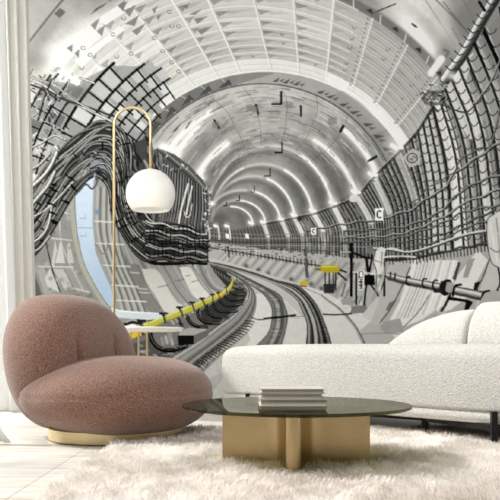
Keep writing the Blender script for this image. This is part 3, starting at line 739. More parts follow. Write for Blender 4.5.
    # yellow trolley and small yellow case
    poly([(320, 266), (325, 264.5), (338, 265), (340, 268), (338, 273), (324, 272.6), (319, 270)], (176, 160, 40)); stroke([(321, 266.4), (337, 266.6)], 1.2, (206, 192, 80)); stroke([(315, 269), (320, 269.6)], 2, (120, 108, 40))
    for x in (325, 329, 333, 335.5):
        stroke([(x, 273), (x, 290)], 1.2, 34)
    poly([(323, 284), (335, 284), (334, 293), (324, 293)], 52); stroke([(338, 273), (346, 280)], 2, 60); stroke([(340, 270), (346, 272)], 2, 50)
    poly([(299.6, 282), (304, 280.6), (308, 282), (308, 285), (303, 286.4), (299.6, 285.4)], (196, 170, 40)); stroke([(300, 285.8), (306, 286.4)], .9, 60)
    # hose and crossing cable on the slab
    H = zz(285, 245, 100, (180, 250), (220, 282), (250, 302), (290, 340), (350, 410), (395, 500), (410, 540))
    stroke([(a + .8, b + .6) for a, b in H], 2, 120, .7, w2=3.4); stroke(H, 1.2, 96, w2=3); stroke([(a - .5, b) for a, b in H], .5, 190, w2=1)
    stroke(zz(195, 245, 100, (280, 360), (310, 372), (345, 372)), 1, 60); stroke(zz(195, 245, 100, (345, 368), (420, 360), (500, 350)), 2, 24)
    stroke(zz(285, 245, 100, (0, 355), (45, 355)), 1.6, 30); stroke(zz(285, 245, 100, (45, 356), (100, 356)), .7, 120); stroke(zz(285, 245, 100, (190, 345), (250, 348), (330, 343)), 1.2, 36)
    stroke(zz(285, 245, 100, (100, 215), (180, 250)), 1, 150); stroke([(360, 334), (380, 333), (400, 334)], .9, 140)
LIGHT = dict(world=.27, sun=4.0, wash=70)
# ---------------------------------------------------------------------------
# The room
# ---------------------------------------------------------------------------
import bpy, bmesh, math
from mathutils import Vector, Matrix
SC = bpy.context.scene
COL = SC.collection
PI = math.pi
CAMH, F, HOR = 0.465, 780.0, 343.0            # eye height, focal length (px), horizon row
WALLY = 6.2

def at(px, py, Y):
    return ((px - 250) * Y / F, Y, CAMH - (py - HOR) * Y / F)

# ---- object helpers
def empty(name, label, cat, loc, group=None):
    o = bpy.data.objects.new(name, None); COL.objects.link(o)
    o.location = loc; o['label'] = label; o['category'] = cat
    if group: o['group'] = group
    o.empty_display_size = .1
    return o

def tag(o, label, cat, group=None):
    o['label'] = label; o['category'] = cat
    if group: o['group'] = group
    return o

def mesh_obj(name, verts, faces, mat, parent=None, smooth=True):
    me = bpy.data.meshes.new(name)
    off = Vector(parent_loc(parent)) if parent else Vector((0, 0, 0))
    me.from_pydata([tuple(Vector(v) - off) for v in verts], [], faces)
    me.validate(); me.update()
    bm = bmesh.new(); bm.from_mesh(me); bmesh.ops.recalc_face_normals(bm, faces=bm.faces); bm.to_mesh(me); bm.free()
    if smooth:
        me.polygons.foreach_set('use_smooth', [True] * len(me.polygons))
    o = bpy.data.objects.new(name, me); COL.objects.link(o)
    me.materials.append(mat)
    if parent: o.parent = parent
    return o

def parent_loc(p):
    v = Vector((0, 0, 0))
    while p is not None:
        v += Vector(p.location); p = p.parent
    return v

class MB:
    def __init__(s): s.v = []; s.f = []
    def add(s, v, f):
        b = len(s.v); s.v += [tuple(x) for x in v]; s.f += [tuple(i + b for i in q) for q in f]
    def box(s, x0, y0, z0, x1, y1, z1, M=None):
        c = [(x, y, z) for z in (z0, z1) for y in (y0, y1) for x in (x0, x1)]
        if M: c = [tuple(M @ Vector(p)) for p in c]
        s.add(c, [(0, 2, 3, 1), (4, 5, 7, 6), (0, 1, 5, 4), (2, 6, 7, 3), (0, 4, 6, 2), (1, 3, 7, 5)])
    def tube(s, pts, r, n=14, cap=True):
        P = [Vector(p) for p in pts]; rings = []
        up = None
        for i, p in enumerate(P):
            d = (P[min(i + 1, len(P) - 1)] - P[max(i - 1, 0)]).normalized()
            if up is None:
                up = Vector((0, 0, 1)) if abs(d.z) < .9 else Vector((0, 1, 0))
            a = (up - d * up.dot(d)).normalized(); b = d.cross(a); up = a
            rr = r[i] if isinstance(r, (list, tuple)) else r
            rings.append([p + a * rr * math.cos(2 * PI * k / n) + b * rr * math.sin(2 * PI * k / n) for k in range(n)])
        s.loft(rings, cap)
    def loft(s, rings, cap=True, close=True):
        n = len(rings[0]); v = [p for r in rings for p in r]; f = []
        for i in range(len(rings) - 1):
            for k in range(n if close else n - 1):
                k2 = (k + 1) % n
                f.append((i * n + k, i * n + k2, (i + 1) * n + k2, (i + 1) * n + k))
        if cap:
            f.append(tuple(range(n))[::-1]); f.append(tuple((len(rings) - 1) * n + k for k in range(n)))
        s.add(v, f)
    def lathe(s, prof, cx, cy, n=64, cap=True):
        s.loft([[(cx + r * math.cos(2 * PI * k / n), cy + r * math.sin(2 * PI * k / n), z) for k in range(n)] for r, z in prof], cap)
    def build(s, name, mat, parent=None, smooth=True):
        return mesh_obj(name, s.v, s.f, mat, parent, smooth)

def sharp(o, ang=35):
    """smooth shading that keeps hard corners"""
    me = o.data
    bm = bmesh.new(); bm.from_mesh(me)
    for e in bm.edges:
        if len(e.link_faces) == 2:
            e.smooth = e.calc_face_angle(0) < math.radians(ang)
    bm.to_mesh(me); bm.free()
    return o

def offset(outline, d):
    """inset a closed, anticlockwise outline by d"""
    n = len(outline); out = []
    for i in range(n):
        a = Vector(outline[i - 1]); b = Vector(outline[i]); c = Vector(outline[(i + 1) % n])
        t = ((b - a).normalized() + (c - b).normalized()).normalized()
        out.append((b.x - t.y * d, b.y + t.x * d))
    return out

def round_outline(pts, radii, n=10):
    out = []
    m = len(pts)
    for i in range(m):
        p = Vector(pts[i]); a = Vector(pts[i - 1]); c = Vector(pts[(i + 1) % m]); r = radii[i]
        if r <= 0:
            out.append(tuple(p)); continue
        u = (a - p).normalized(); w = (c - p).normalized()
        ang = math.acos(max(-1, min(1, u.dot(w)))); L = r / math.tan(ang / 2)
        p0 = p + u * L; p1 = p + w * L; ce = p + (u + w).normalized() * (r / math.sin(ang / 2))
        a0 = math.atan2(p0.y - ce.y, p0.x - ce.x); a1 = math.atan2(p1.y - ce.y, p1.x - ce.x)
        da = (a1 - a0 + PI) % (2 * PI) - PI
        out += [(ce.x + r * math.cos(a0 + da * k / n), ce.y + r * math.sin(a0 + da * k / n)) for k in range(n + 1)]
    return out

def densify(o, step):
    out = []
    for i in range(len(o)):
        a, b = Vector(o[i]), Vector(o[(i + 1) % len(o)]); n = max(1, int((b - a).length / step))
        out += [tuple(a.lerp(b, k / n)) for k in range(n)]
    return out

# ---- materials
def lin(c):
    return tuple(((x / 255) / 12.92 if x <= 10 else ((x / 255 + .055) / 1.055) ** 2.4) for x in c)

def new_mat(name):
    m = bpy.data.materials.new(name); m.use_nodes = True
    nt = m.node_tree; b = nt.nodes['Principled BSDF']
    return m, nt, b

def N(nt, typ, **kw):
    n = nt.nodes.new(typ)
    for k, v in kw.items():
        if k.startswith('i_'):
            n.inputs[k[2:].replace('_', ' ')].default_value = v
        else:
            setattr(n, k, v)
    return n

def ramp(nt, stops):
    r = nt.nodes.new('ShaderNodeValToRGB'); e = r.color_ramp.elements
    while len(e) < len(stops): e.new(.5)
    for q, (p, c) in zip(e, stops):
        q.position = p; q.color = (*c, 1)
    return r

def fabric(name, c0, c1, scale, bump, bscale, sheen=.3, contrast=(.35, .65), dist=.01, big=None):
    m, nt, b = new_mat(name); L = nt.links.new
    tc = N(nt, 'ShaderNodeTexCoord')
    n1 = N(nt, 'ShaderNodeTexNoise', i_Scale=scale, i_Detail=4.0, i_Roughness=.7); L(tc.outputs['Object'], n1.inputs['Vector'])
    r = ramp(nt, [(contrast[0], lin(c0)), (contrast[1], lin(c1))]); L(n1.outputs['Fac'], r.inputs['Fac'])
    L(r.outputs['Color'], b.inputs['Base Color'])
    v = N(nt, 'ShaderNodeTexVoronoi', i_Scale=bscale); L(tc.outputs['Object'], v.inputs['Vector'])
    n2 = N(nt, 'ShaderNodeTexNoise', i_Scale=bscale * .7, i_Detail=3.0); L(tc.outputs['Object'], n2.inputs['Vector'])
    ad = N(nt, 'ShaderNodeMath', operation='ADD'); L(v.outputs['Distance'], ad.inputs[0]); L(n2.outputs['Fac'], ad.inputs[1])
    bp = N(nt, 'ShaderNodeBump', i_Strength=bump, i_Distance=dist); L(ad.outputs[0], bp.inputs['Height']); L(bp.outputs[0], b.inputs['Normal'])
    b.inputs['Roughness'].default_value = 1
    b.inputs['Specular IOR Level'].default_value = .1
    b.inputs['Sheen Weight'].default_value = sheen; b.inputs['Sheen Roughness'].default_value = .6
    return m

def plain(name, c, rough=.6, metal=0, spec=.5, nscale=0, namt=0, bump=0):
    m, nt, b = new_mat(name); L = nt.links.new
    b.inputs['Roughness'].default_value = rough; b.inputs['Metallic'].default_value = metal
    b.inputs['Specular IOR Level'].default_value = spec
    tc = N(nt, 'ShaderNodeTexCoord'); n1 = N(nt, 'ShaderNodeTexNoise', i_Scale=nscale or 20.0, i_Detail=3.0)
    L(tc.outputs['Object'], n1.inputs['Vector'])
    k = namt or .02; l = lin(c)
    r = ramp(nt, [(.3, tuple(x * (1 - k) for x in l)), (.7, tuple(min(1, x * (1 + k)) for x in l))])
    L(n1.outputs['Fac'], r.inputs['Fac']); L(r.outputs['Color'], b.inputs['Base Color'])
    if bump:
        bp = N(nt, 'ShaderNodeBump', i_Strength=bump, i_Distance=.002); L(n1.outputs['Fac'], bp.inputs['Height']); L(bp.outputs[0], b.inputs['Normal'])
    return m

M_WALL = plain('white_plaster', (238, 237, 233), .9, 0, .2, 60, .02, .05)
M_PINK = fabric('mauve_wool', (97, 66, 54), (164, 127, 109), 190, .3, 330, .3, (.40, .66), .003)
M_SEAM = plain('mauve_thread', (118, 80, 76), .9, 0, .1)
M_GOLD = plain('brushed_gold', (222, 204, 160), .42, 1, .5, 90, .05)
M_BRASS = plain('bronze_panel', (190, 168, 126), .3, .9, .5, 40, .03)
M_LAMPGOLD = plain('satin_gold_tube', (226, 202, 152), .3, 1)
M_BOUCLE = fabric('cream_boucle', (168, 165, 158), (198, 196, 189), 90, .55, 150, .25, (.3, .62), .006)
M_BOUCLE2 = fabric('cream_boucle_lighter', (170, 167, 160), (202, 199, 192), 90, .55, 150, .2, (.3, .62), .006)  # slightly lighter cream for the back cushions and base band
M_BLACK = plain('black_steel', (24, 23, 22), .42, .6)
M_WHITE = plain('white_lacquer', (240, 238, 232), .35)
M_PAGE = plain('book_paper', (208, 200, 186), .9, 0, .2, 400, .08)

# floor: pale veined stone laid in long planks
def floor_mat():
    m, nt, b = new_mat('pale_stone_planks'); L = nt.links.new
    tc = N(nt, 'ShaderNodeTexCoord')
    mp = N(nt, 'ShaderNodeMapping'); mp.inputs['Location'].default_value = (.725, -3.2, 0)
    L(tc.outputs['Object'], mp.inputs['Vector'])
    br = N(nt, 'ShaderNodeTexBrick', i_Scale=1.0); br.offset = 0
    br.inputs['Brick Width'].default_value = 1.3; br.inputs['Row Height'].default_value = 1.3
    br.inputs['Mortar Size'].default_value = .0035; br.inputs['Mortar Smooth'].default_value = .4
    br.inputs['Color1'].default_value = (.98, .98, .98, 1); br.inputs['Color2'].default_value = (.9, .9, .9, 1); br.inputs['Mortar'].default_value = (.62, .58, .5, 1)
    L(mp.outputs[0], br.inputs['Vector'])
    mv = N(nt, 'ShaderNodeMapping'); mv.inputs['Rotation'].default_value = (0, 0, -.06); mv.inputs['Scale'].default_value = (1.1, 9, 1)
    L(tc.outputs['Object'], mv.inputs['Vector'])
    n1 = N(nt, 'ShaderNodeTexNoise', i_Scale=2.2, i_Detail=7.0, i_Roughness=.62, i_Distortion=1.2); L(mv.outputs[0], n1.inputs['Vector'])
    r = ramp(nt, [(.30, lin((176, 168, 146))), (.43, lin((218, 212, 198))), (.58, lin((238, 235, 228)))]); L(n1.outputs['Fac'], r.inputs['Fac'])
    mx = N(nt, 'ShaderNodeMix', data_type='RGBA', blend_type='MULTIPLY'); mx.inputs['Factor'].default_value = 1
    L(r.outputs['Color'], mx.inputs['A']); L(br.outputs['Color'], mx.inputs['B'])
    L(mx.outputs['Result'], b.inputs['Base Color'])
    b.inputs['Roughness'].default_value = .38; b.inputs['Specular IOR Level'].default_value = .35
    return m
M_FLOOR = floor_mat()

# ---- shell
mb = MB(); mb.box(-3.6, -.6, -.05, 3.6, WALLY + .1, 0)
o = mb.build('floor', M_FLOOR, None, False); o['kind'] = 'structure'
mb = MB(); mb.box(-2.6, WALLY, 0, 3.6, WALLY + .1, 3.7)
o = mb.build('wall_back', M_WALL, None, False); o['kind'] = 'structure'

# ---- the mural: one flat sheet of printed wallpaper
CAN = paint_mural()
def mural():
    us = np.concatenate([np.arange(-28, 26, 1.6), np.arange(26, 502, .745), np.arange(502, 556, 1.6)])
    vs = np.concatenate([np.arange(-52, -1, 1.6), np.arange(-1, 346, .745), np.arange(346, 401.2, 1.25), [401.4]])
    iu = np.clip(((us - PU0) * PS).astype(int), 1, PW - 2); iv = np.clip(((vs - PV0) * PS).astype(int), 1, PH - 2)
    acc = np.zeros((len(vs), len(us), 3), np.float32)
    for dj in (-1, 0):
        for di in (-1, 0):
            acc += CAN[iv + dj][:, iu + di]
    c = acc / 4 / 255
    c = np.where(c <= .04045, c / 12.92, ((c + .055) / 1.055) ** 2.4)
    c = np.minimum(c * 1.16, .97)
    k = WALLY / F
    U, V = np.meshgrid(us, vs)
    co = np.stack([(U - 250) * k, np.full_like(U, WALLY - .004), np.maximum(.0015, CAMH - (V - HOR) * k)], -1).reshape(-1, 3)
    nu, nv = len(us), len(vs)
    idx = np.arange(nu * nv).reshape(nv, nu)
    q = np.stack([idx[:-1, :-1], idx[1:, :-1], idx[1:, 1:], idx[:-1, 1:]], -1).reshape(-1)
    nf = len(q) // 4
    me = bpy.data.meshes.new('wall_mural')
    me.vertices.add(nu * nv); me.vertices.foreach_set('co', co.astype(np.float32).ravel())
    me.loops.add(nf * 4); me.loops.foreach_set('vertex_index', q.astype(np.int32))
    me.polygons.add(nf); me.polygons.foreach_set('loop_start', np.arange(0, nf * 4, 4, dtype=np.int32))
    me.update(calc_edges=True)
    at_ = me.attributes.new('print', 'FLOAT_COLOR', 'POINT')
    at_.data.foreach_set('color', np.concatenate([c.reshape(-1, 3), np.ones((nu * nv, 1), np.float32)], 1).astype(np.float32).ravel())
    m, nt, b = new_mat('printed_wallpaper'); L = nt.links.new
    a = N(nt, 'ShaderNodeAttribute', attribute_name='print')
    L(a.outputs['Color'], b.inputs['Base Color'])
    b.inputs['Roughness'].default_value = .95; b.inputs['Specular IOR Level'].default_value = .05
    me.materials.append(m)
    o = bpy.data.objects.new('wall_mural', me); COL.objects.link(o)
    return o
tag(mural(), 'huge grey photographic wallpaper mural of a curving railway tunnel with cables and tracks', 'mural')

# ---- left side: window, sheer curtains, greige drape
def curtain(name, path_top, path_bot, z0, z1, amp, waves, mat, thick=.004, nz=24, phase=0.0, flare=1.0):
    pt, pb = [Vector((*p, 0)) for p in path_top], [Vector((*p, 0)) for p in path_bot]
    def along(P, t):
        L = [0]
        for a, b in zip(P, P[1:]): L.append(L[-1] + (b - a).length)
        s = t * L[-1]
        for i in range(len(P) - 1):
            if s <= L[i + 1] or i == len(P) - 2:
                return P[i].lerp(P[i + 1], (s - L[i]) / (L[i + 1] - L[i])), (P[i + 1] - P[i]).normalized()
    n = waves * 14
    rings = []
    for side in (0, 1):
        for j in range(nz + 1):
            k = j / nz; z = z1 + (z0 - z1) * k; row = []
            for i in range(n + 1):
                t = i / n
                a, da = along(pt, t); b, db = along(pb, t)
                p = a.lerp(b, k ** flare); d = da.lerp(db, k).normalized(); nn = Vector((-d.y, d.x, 0))
                ph = t * waves * 2 * PI + phase
                w = amp * (.75 + .5 * k) * (math.sin(ph) + .25 * math.sin(2 * ph + 1.3 + 2 * k) + .2 * math.sin(.5 * ph))
                p = p + nn * (w + side * thick)
                row.append((p.x, p.y, z))
            rings.append(row)
    v = [p for r in rings for p in r]; f = []; w_ = n + 1; h = nz + 1
    for s in (0, 1):
        for j in range(nz):
            for i in range(n):
                a = s * w_ * h + j * w_ + i
                f.append((a, a + 1, a + w_ + 1, a + w_))
    o = w_ * h
    for i in range(n):
        f.append((i, i + 1, o + i + 1, o + i)); a = nz * w_ + i; f.append((a, a + 1, o + a + 1, o + a))
    for j in range(nz):
        a = j * w_; f.append((a, a + w_, o + a + w_, o + a)); a = j * w_ + n; f.append((a, a + w_, o + a + w_, o + a))
    return mesh_obj(name, v, f, mat)

def sheer_mat():
    m, nt, b = new_mat('white_voile'); L = nt.links.new
    nt.nodes.remove(b)
    out = nt.nodes['Material Output']
    d = N(nt, 'ShaderNodeBsdfDiffuse'); d.inputs['Color'].default_value = (.95, .95, .94, 1)
    t = N(nt, 'ShaderNodeBsdfTranslucent'); t.inputs['Color'].default_value = (.95, .95, .94, 1)
    mx = N(nt, 'ShaderNodeMixShader'); mx.inputs[0].default_value = .5
    tc = N(nt, 'ShaderNodeTexCoord'); nz = N(nt, 'ShaderNodeTexNoise', i_Scale=300.0); L(tc.outputs['Object'], nz.inputs['Vector'])
    bp = N(nt, 'ShaderNodeBump', i_Strength=.05, i_Distance=.001); L(nz.outputs['Fac'], bp.inputs['Height']); L(bp.outputs[0], d.inputs['Normal'])
    L(d.outputs[0], mx.inputs[1]); L(t.outputs[0], mx.inputs[2]); L(mx.outputs[0], out.inputs['Surface'])
    return m
M_SHEER = sheer_mat()
M_DRAPE = fabric('greige_drape', (212, 209, 201), (228, 225, 218), 160, .1, 500, .1)
Yd = 6.02
xt0, xt1 = (2 - 250) * Yd / F, (27.5 - 250) * Yd / F
o = curtain('drape_curtain', [(xt0, Yd - .06), (xt1, Yd)], [(xt0 + 14 * Yd / F, Yd - .06), (xt1 + 10.5 * Yd / F, Yd)], .01, 3.45, .012, 3, M_DRAPE, phase=.6)
tag(o, 'greige pleated drape hanging in the left corner beside the tunnel mural', 'curtain')
o = curtain('sheer_curtain', [(-2.7, 5.75), (-2.1, 5.45), (-1.665, 5.2)], [(-2.6, 5.75), (-2.0, 5.45), (-1.54, 5.2)], .012, 3.45, .02, 8, M_SHEER, .003)
tag(o, 'white sheer curtain behind the mauve chair, next to the greige drape', 'curtain')
o = curtain('sheer_curtain', [(-1.62, 3.62), (-1.50, 3.60), (-1.40, 3.58)], [(-1.30, 3.62), (-1.18, 3.58), (-1.085, 3.54)], .012, 3.45, .016, 3, M_SHEER, .003, 60, flare=9)
tag(o, 'flared white sheer curtain hem on the floor, left of the mauve chair', 'curtain')

w = empty('window_1', 'tall white framed window behind the curtains', 'window', (-2.3, 4.6, 0)); del w['label']; del w['category']; w['kind'] = 'structure'
mb = MB()
for y in (3.1, 4.5, 5.9): mb.box(-2.33, y - .04, 0, -2.27, y + .04, 3.5)
for z in (0.04, 3.46): mb.box(-2.33, 3.1, z - .04, -2.27, 5.9, z + .04)
mb.build('window_frame', M_WHITE, w, False)
def pane_mat():
    m, nt, b = new_mat('clear_pane'); nt.nodes.remove(b); L = nt.links.new
    tr = N(nt, 'ShaderNodeBsdfTransparent'); tr.inputs['Color'].default_value = (.97, .98, .975, 1)
    gl = N(nt, 'ShaderNodeBsdfGlossy'); gl.inputs['Roughness'].default_value = .01
    fr = N(nt, 'ShaderNodeFresnel'); fr.inputs['IOR'].default_value = 1.2
    mx = N(nt, 'ShaderNodeMixShader'); L(fr.outputs[0], mx.inputs[0]); L(tr.outputs[0], mx.inputs[1]); L(gl.outputs[0], mx.inputs[2])
    L(mx.outputs[0], nt.nodes['Material Output'].inputs['Surface'])
    return m
mp_ = pane_mat()
for y0, y1 in ((3.14, 4.46), (4.54, 5.86)):
    mb = MB(); mb.add([(-2.3, y0, .08), (-2.3, y1, .08), (-2.3, y1, 3.42), (-2.3, y0, 3.42)], [(0, 1, 2, 3)]); mb.build('pane', mp_, w, False)

# ---- mauve lounge chair
def bun(axes_at, nu=72, nv=40):
    v = []; f = []
    for j in range(nv + 1):
        for i in range(nu):
            v.append(axes_at(2 * PI * i / nu, -PI / 2 + PI * j / nv))
    for j in range(nv):
        for i in range(nu):
            f.append((j * nu + i, j * nu + (i + 1) % nu, (j + 1) * nu + (i + 1) % nu, (j + 1) * nu + i))
    return v, f
def spow(x, e): return math.copysign(abs(x) ** e, x)

S0 = Vector((-.695, 3.86, .212)); FD = Vector((.90, -.436, 0)).normalized(); LD = Vector((-FD.y, FD.x, 0))
chair = empty('lounge_chair', 'low rounded mauve-brown wool lounge chair on a round gold plinth', 'chair', (S0.x, S0.y, 0))
def back_pt(u, w):
    cw, sw = spow(math.cos(w), .66), spow(math.sin(w), .86)
    l = CH['bl'] * cw * spow(math.sin(u), .84)            # along the width
    q = CH['bt'] * cw * spow(math.cos(u), .9)             # thickness, + to the front
    h = sw
    z = CH['bz'] + CH['bh'] * h
    wrap = CH['wrap'] * (l / CH['bl']) ** 2
    lean = -CH['lean'] * (h - .1)
    l *= 1 - .16 * max(0, h) ** 2 - .05 * max(0, -h) ** 2
    for c0 in CH['pleats']:
        if q > 0:
            q -= .055 * math.exp(-((l - c0) / .016) ** 2) * max(0, 1 - abs(h + .02) / .46)
    p = S0 + FD * (CH['boff'] + q + wrap + lean) + LD * (l + CH['lo'])
    return (p.x, p.y, max(.035, z))
CH = dict(bl=.395, bt=.25, bz=.371, bh=.341, wrap=.05, lean=.05, boff=-.265, pleats=(-.19, .09), lo=.006)
v, f = bun(back_pt, 220, 72)
mesh_obj('backrest', v, f, M_PINK, chair)
def seat_pt(u, w):
    c, s = math.cos(u), math.sin(u)
    e = .56 + .50 * max(0, -c * .85 - s * .45)                                # blunter front, sharper rear edge
    cw, sw = spow(math.cos(w), e), spow(math.sin(w), 1.0)
    R = .478 * (1 - .02 * math.cos(2 * u))
    r = R * cw
    h = .192 * sw
    if sw > 0: h *= 1 - .06 * cw
    groove = .004 * math.exp(-((w - .05) / .03) ** 2)
    r -= groove
    p = S0 + FD * (r * c * .99 + .05) + LD * (r * s * .98)
    return (p.x, p.y, S0.z + h + .018 * (r * c) )
v, f = bun(seat_pt, 96, 60)
mesh_obj('seat_cushion', v, f, M_PINK, chair)
mb = MB(); mb.lathe([(.31, 0.0), (.325, .004), (.325, .056), (.315, .064)], -.66, 3.845, 72)
sharp(mb.build('plinth', M_GOLD, chair))['label'] = 'round gold metal plinth'

# ---- side table behind the chair
Yt = 4.93
tx, _, tz = at(139, 329.6, Yt)
st = empty('side_table', 'small round white-topped side table with thin gold legs behind the mauve chair', 'table', (tx, Yt, 0))
R = 44.5 * Yt / F
mb = MB(); mb.lathe([(R - .05, tz - .014), (R - .012, tz - .010), (R, tz + .004), (R - .002, tz + .012), (R - .006, tz + .014)], tx, Yt, 80)
sharp(mb.build('tabletop', M_WHITE, st))['label'] = 'round white tabletop'
lr = (147.5 - 139) * Yt / F / math.cos(.35)
for k in range(3):
    a = -.35 + k * 2 * PI / 3
    x, y = tx + lr * math.cos(a), Yt + lr * math.sin(a)
    mb = MB(); mb.tube([(x, y, 0), (x, y, tz - .012)], .0065, 12); sharp(mb.build('leg', M_LAMPGOLD, st))
mb = MB(); z = at(0, 358, Yt)[2]
mb.lathe([(lr + .004, z - .006), (lr + .006, z), (lr + .004, z + .006), (lr - .03, z + .006), (lr - .03, z - .006)], tx, Yt, 48, False)
v0 = mb.build('shelf_ring', M_LAMPGOLD, st)

# ---- arched lamp
Yl = 5.42; k = Yl / F
px_, gx = (114 - 250) * k, (150.6 - 250) * k
zt = CAMH + (HOR - 107.5) * k; ra = (gx - px_) / 2; zc = zt - ra
gr = 24.6 * k; gz = CAMH + (HOR - 194) * k
lamp = empty('floor_lamp', 'slim gold arched floor lamp with a white globe shade behind the mauve chair', 'lamp', (px_, Yl, 0))
mb = MB(); mb.lathe([(.14, 0), (.145, .004), (.145, .016), (.138, .02)], px_, Yl, 56); sharp(mb.build('base', M_LAMPGOLD, lamp))
pts = [(px_, Yl, .018)] + [(px_, Yl, .02 + (zc - .02) * i / 10) for i in range(1, 10)]
pts += [((px_ + gx) / 2 - ra * math.cos(PI * i / 28), Yl, zc + ra * math.sin(PI * i / 28)) for i in range(29)]
pts += [(gx, Yl, zc - .1), (gx, Yl, gz + gr * .985)]
mb = MB(); mb.tube(pts, .0088, 14); mb.build('pole', M_LAMPGOLD, lamp)
mb = MB(); mb.lathe([(.018, gz + gr * .975), (.020, gz + gr * .99), (.020, gz + gr * 1.03), (.011, gz + gr * 1.07)], gx, Yl, 28); sharp(mb.build('cap', M_LAMPGOLD, lamp))
def globe_mat():
    m, nt, b = new_mat('opal_glass'); L = nt.links.new
    b.inputs['Roughness'].default_value = .3
    b.inputs['Base Color'].default_value = (.93, .91, .85, 1)
    b.inputs['Emission Color'].default_value = (1, .95, .84, 1); b.inputs['Emission Strength'].default_value = .12
    tc = N(nt, 'ShaderNodeTexCoord'); n = N(nt, 'ShaderNodeTexNoise', i_Scale=4.0); L(tc.outputs['Object'], n.inputs['Vector'])
    r = ramp(nt, [(.3, (.9, .88, .82)), (.7, (.94, .92, .86))]); L(n.outputs['Fac'], r.inputs['Fac']); L(r.outputs['Color'], b.inputs['Base Color'])
    return m
cut = math.acos(-.66)
prof = [(gr * math.sin(cut * i / 30) + .0005, gz + gr * math.cos(cut * i / 30)) for i in range(31)]
prof += [(prof[-1][0] - .006, prof[-1][1] - .0005), (prof[-1][0] - .010, prof[-1][1] + .01), (.02, gz - gr * .6)]
mb = MB(); mb.lathe(prof, gx, Yl, 64); sharp(mb.build('globe_shade', globe_mat(), lamp), 50)['label'] = 'white opal globe shade'

# ---- cream sofa, running diagonally out of the picture on the right
A = Vector((-.235, 4.93)); D = Vector((.665, -.747)).normalized(); NB = Vector((-D.y, D.x))
if NB.y < 0: NB = -NB
Wd, Ln = .86, 2.35
def sp(l, w): p = A + D * l + NB * w; return (p.x, p.y)
sofa = empty('sofa', 'long cream boucle sofa with a rounded backrest and slim black legs at the right', 'sofa', (*sp(1.1, .4), 0))
corner = [sp(0, 0), sp(Ln, 0), sp(Ln, Wd), sp(0, Wd)]
OUT = densify(round_outline(corner, (.15, .2, .25, .34), 14), .05)
def slab(out, levels):
    mb = MB(); mb.loft([[(x, y, z) for x, y in offset(out, d)] for z, d in levels]); return mb
def rounded(z0, z1, rb, rt, n=8, crown=0.0):
    L = [(z0, rb)]
    L = [(z0 + rb - rb * math.cos(PI / 2 * i / n), rb - rb * math.sin(PI / 2 * i / n)) for i in range(n + 1)]
    L += [(z0 + rb + (z1 - rt - z0 - rb) * i / 6, -.006 * math.sin(PI * i / 6)) for i in range(1, 6)]
    L += [(z1 - rt + rt * math.sin(PI / 2 * i / n), (rt * 1.25) * (1 - math.cos(PI / 2 * i / n))) for i in range(n + 1)]
    return L
seat = slab(OUT, rounded(.150, .461, .028, .075)).build('seat', M_BOUCLE, sofa)
for vv in seat.data.vertices:                              # the free end dips a little
    g = vv.co + sofa.location
    l_ = (Vector((g.x, g.y)) - A).dot(D)
    if g.z > .3: vv.co.z -= .030 * math.exp(-l_ / .28) * (g.z - .3) / .16
sharp(slab(offset(OUT, .012), rounded(.102, .156, .01, .008)).build('base_band', M_BOUCLE2, sofa), 60)
def back(l0, l1, z1a, z1b, w0, th, left_round):
    rings = []; n = 44; m = 32
    for i in range(n + 1):
        t = i / n; l = l0 + (l1 - l0) * t
        e = 1.0
        if left_round > 0: x = min(1, t * (l1 - l0) / left_round); e = max(.001, 1 - (1 - x) ** 2.0) ** .8
        xe = min(1, (1 - t) * (l1 - l0) / .05); e2 = max(.02, 1 - (1 - xe) ** 2) ** .5
        top = .40 + (z1a + (z1b - z1a) * t - .40) * e
        zc_, hz = (.40 + top) / 2, max(.004, (top - .40) / 2); hw = th * (.35 + .65 * e) * (.9 + .1 * e2); hz *= (.93 + .07 * e2)
        ring = []
        for k in range(m):
            a = 2 * PI * k / m
            x = hw * spow(math.cos(a), .75); z = hz * spow(math.sin(a), .8)
            p = sp(l, w0 + x + .04 * (z / max(hz, .01)) * e)
            ring.append((*p, zc_ + z))
        rings.append(ring)
    mb = MB(); mb.loft(rings); return mb
back(.87, 1.50, .648, .650, .62, .12, .62).build('back_cushion', M_BOUCLE2, sofa)
back(1.49, 2.30, .685, .70, .62, .13, .06).build('back_cushion', M_BOUCLE2, sofa)
def foot(x, y, z1, s=.013):
    mb = MB(); mb.box(x - s, y - s, .0125, x + s, y + s, z1); return mb.build('leg', M_BLACK, sofa, False)
for l in (.345, 1.985):
    x, y = sp(l, -.012); foot(x, y, .162)
foot(.875, 3.90, .108, .015); foot(*sp(.35, .74), .108); foot(*sp(1.9, .74), .108)
mb = MB()
def bar(p, q, z0, z1, h=.012):
    p = Vector(p); q = Vector(q); d = (q - p).normalized(); s = Vector((-d.y, d.x)) * h
    c = [p + s, q + s, q - s, p - s]
    mb.add([(a.x, a.y, z) for z in (z0, z1) for a in c], [(0, 1, 2, 3), (4, 7, 6, 5), (0, 4, 5, 1), (1, 5, 6, 2), (2, 6, 7, 3), (3, 7, 4, 0)])
bar(sp(.345, -.01), sp(.35, .74), .075, .101); bar(sp(1.985, -.01), sp(1.9, .74), .074, .101); bar((.875, 3.90), sp(1.985, -.01), .074, .101, .008); bar((.875, 3.90), sp(.345, -.01), .078, .101); bar(sp(1.985, -.01), sp(2.25, .2), .074, .101, .008)
mb.build('under_frame', M_BLACK, sofa, False)['label'] = 'black steel frame'

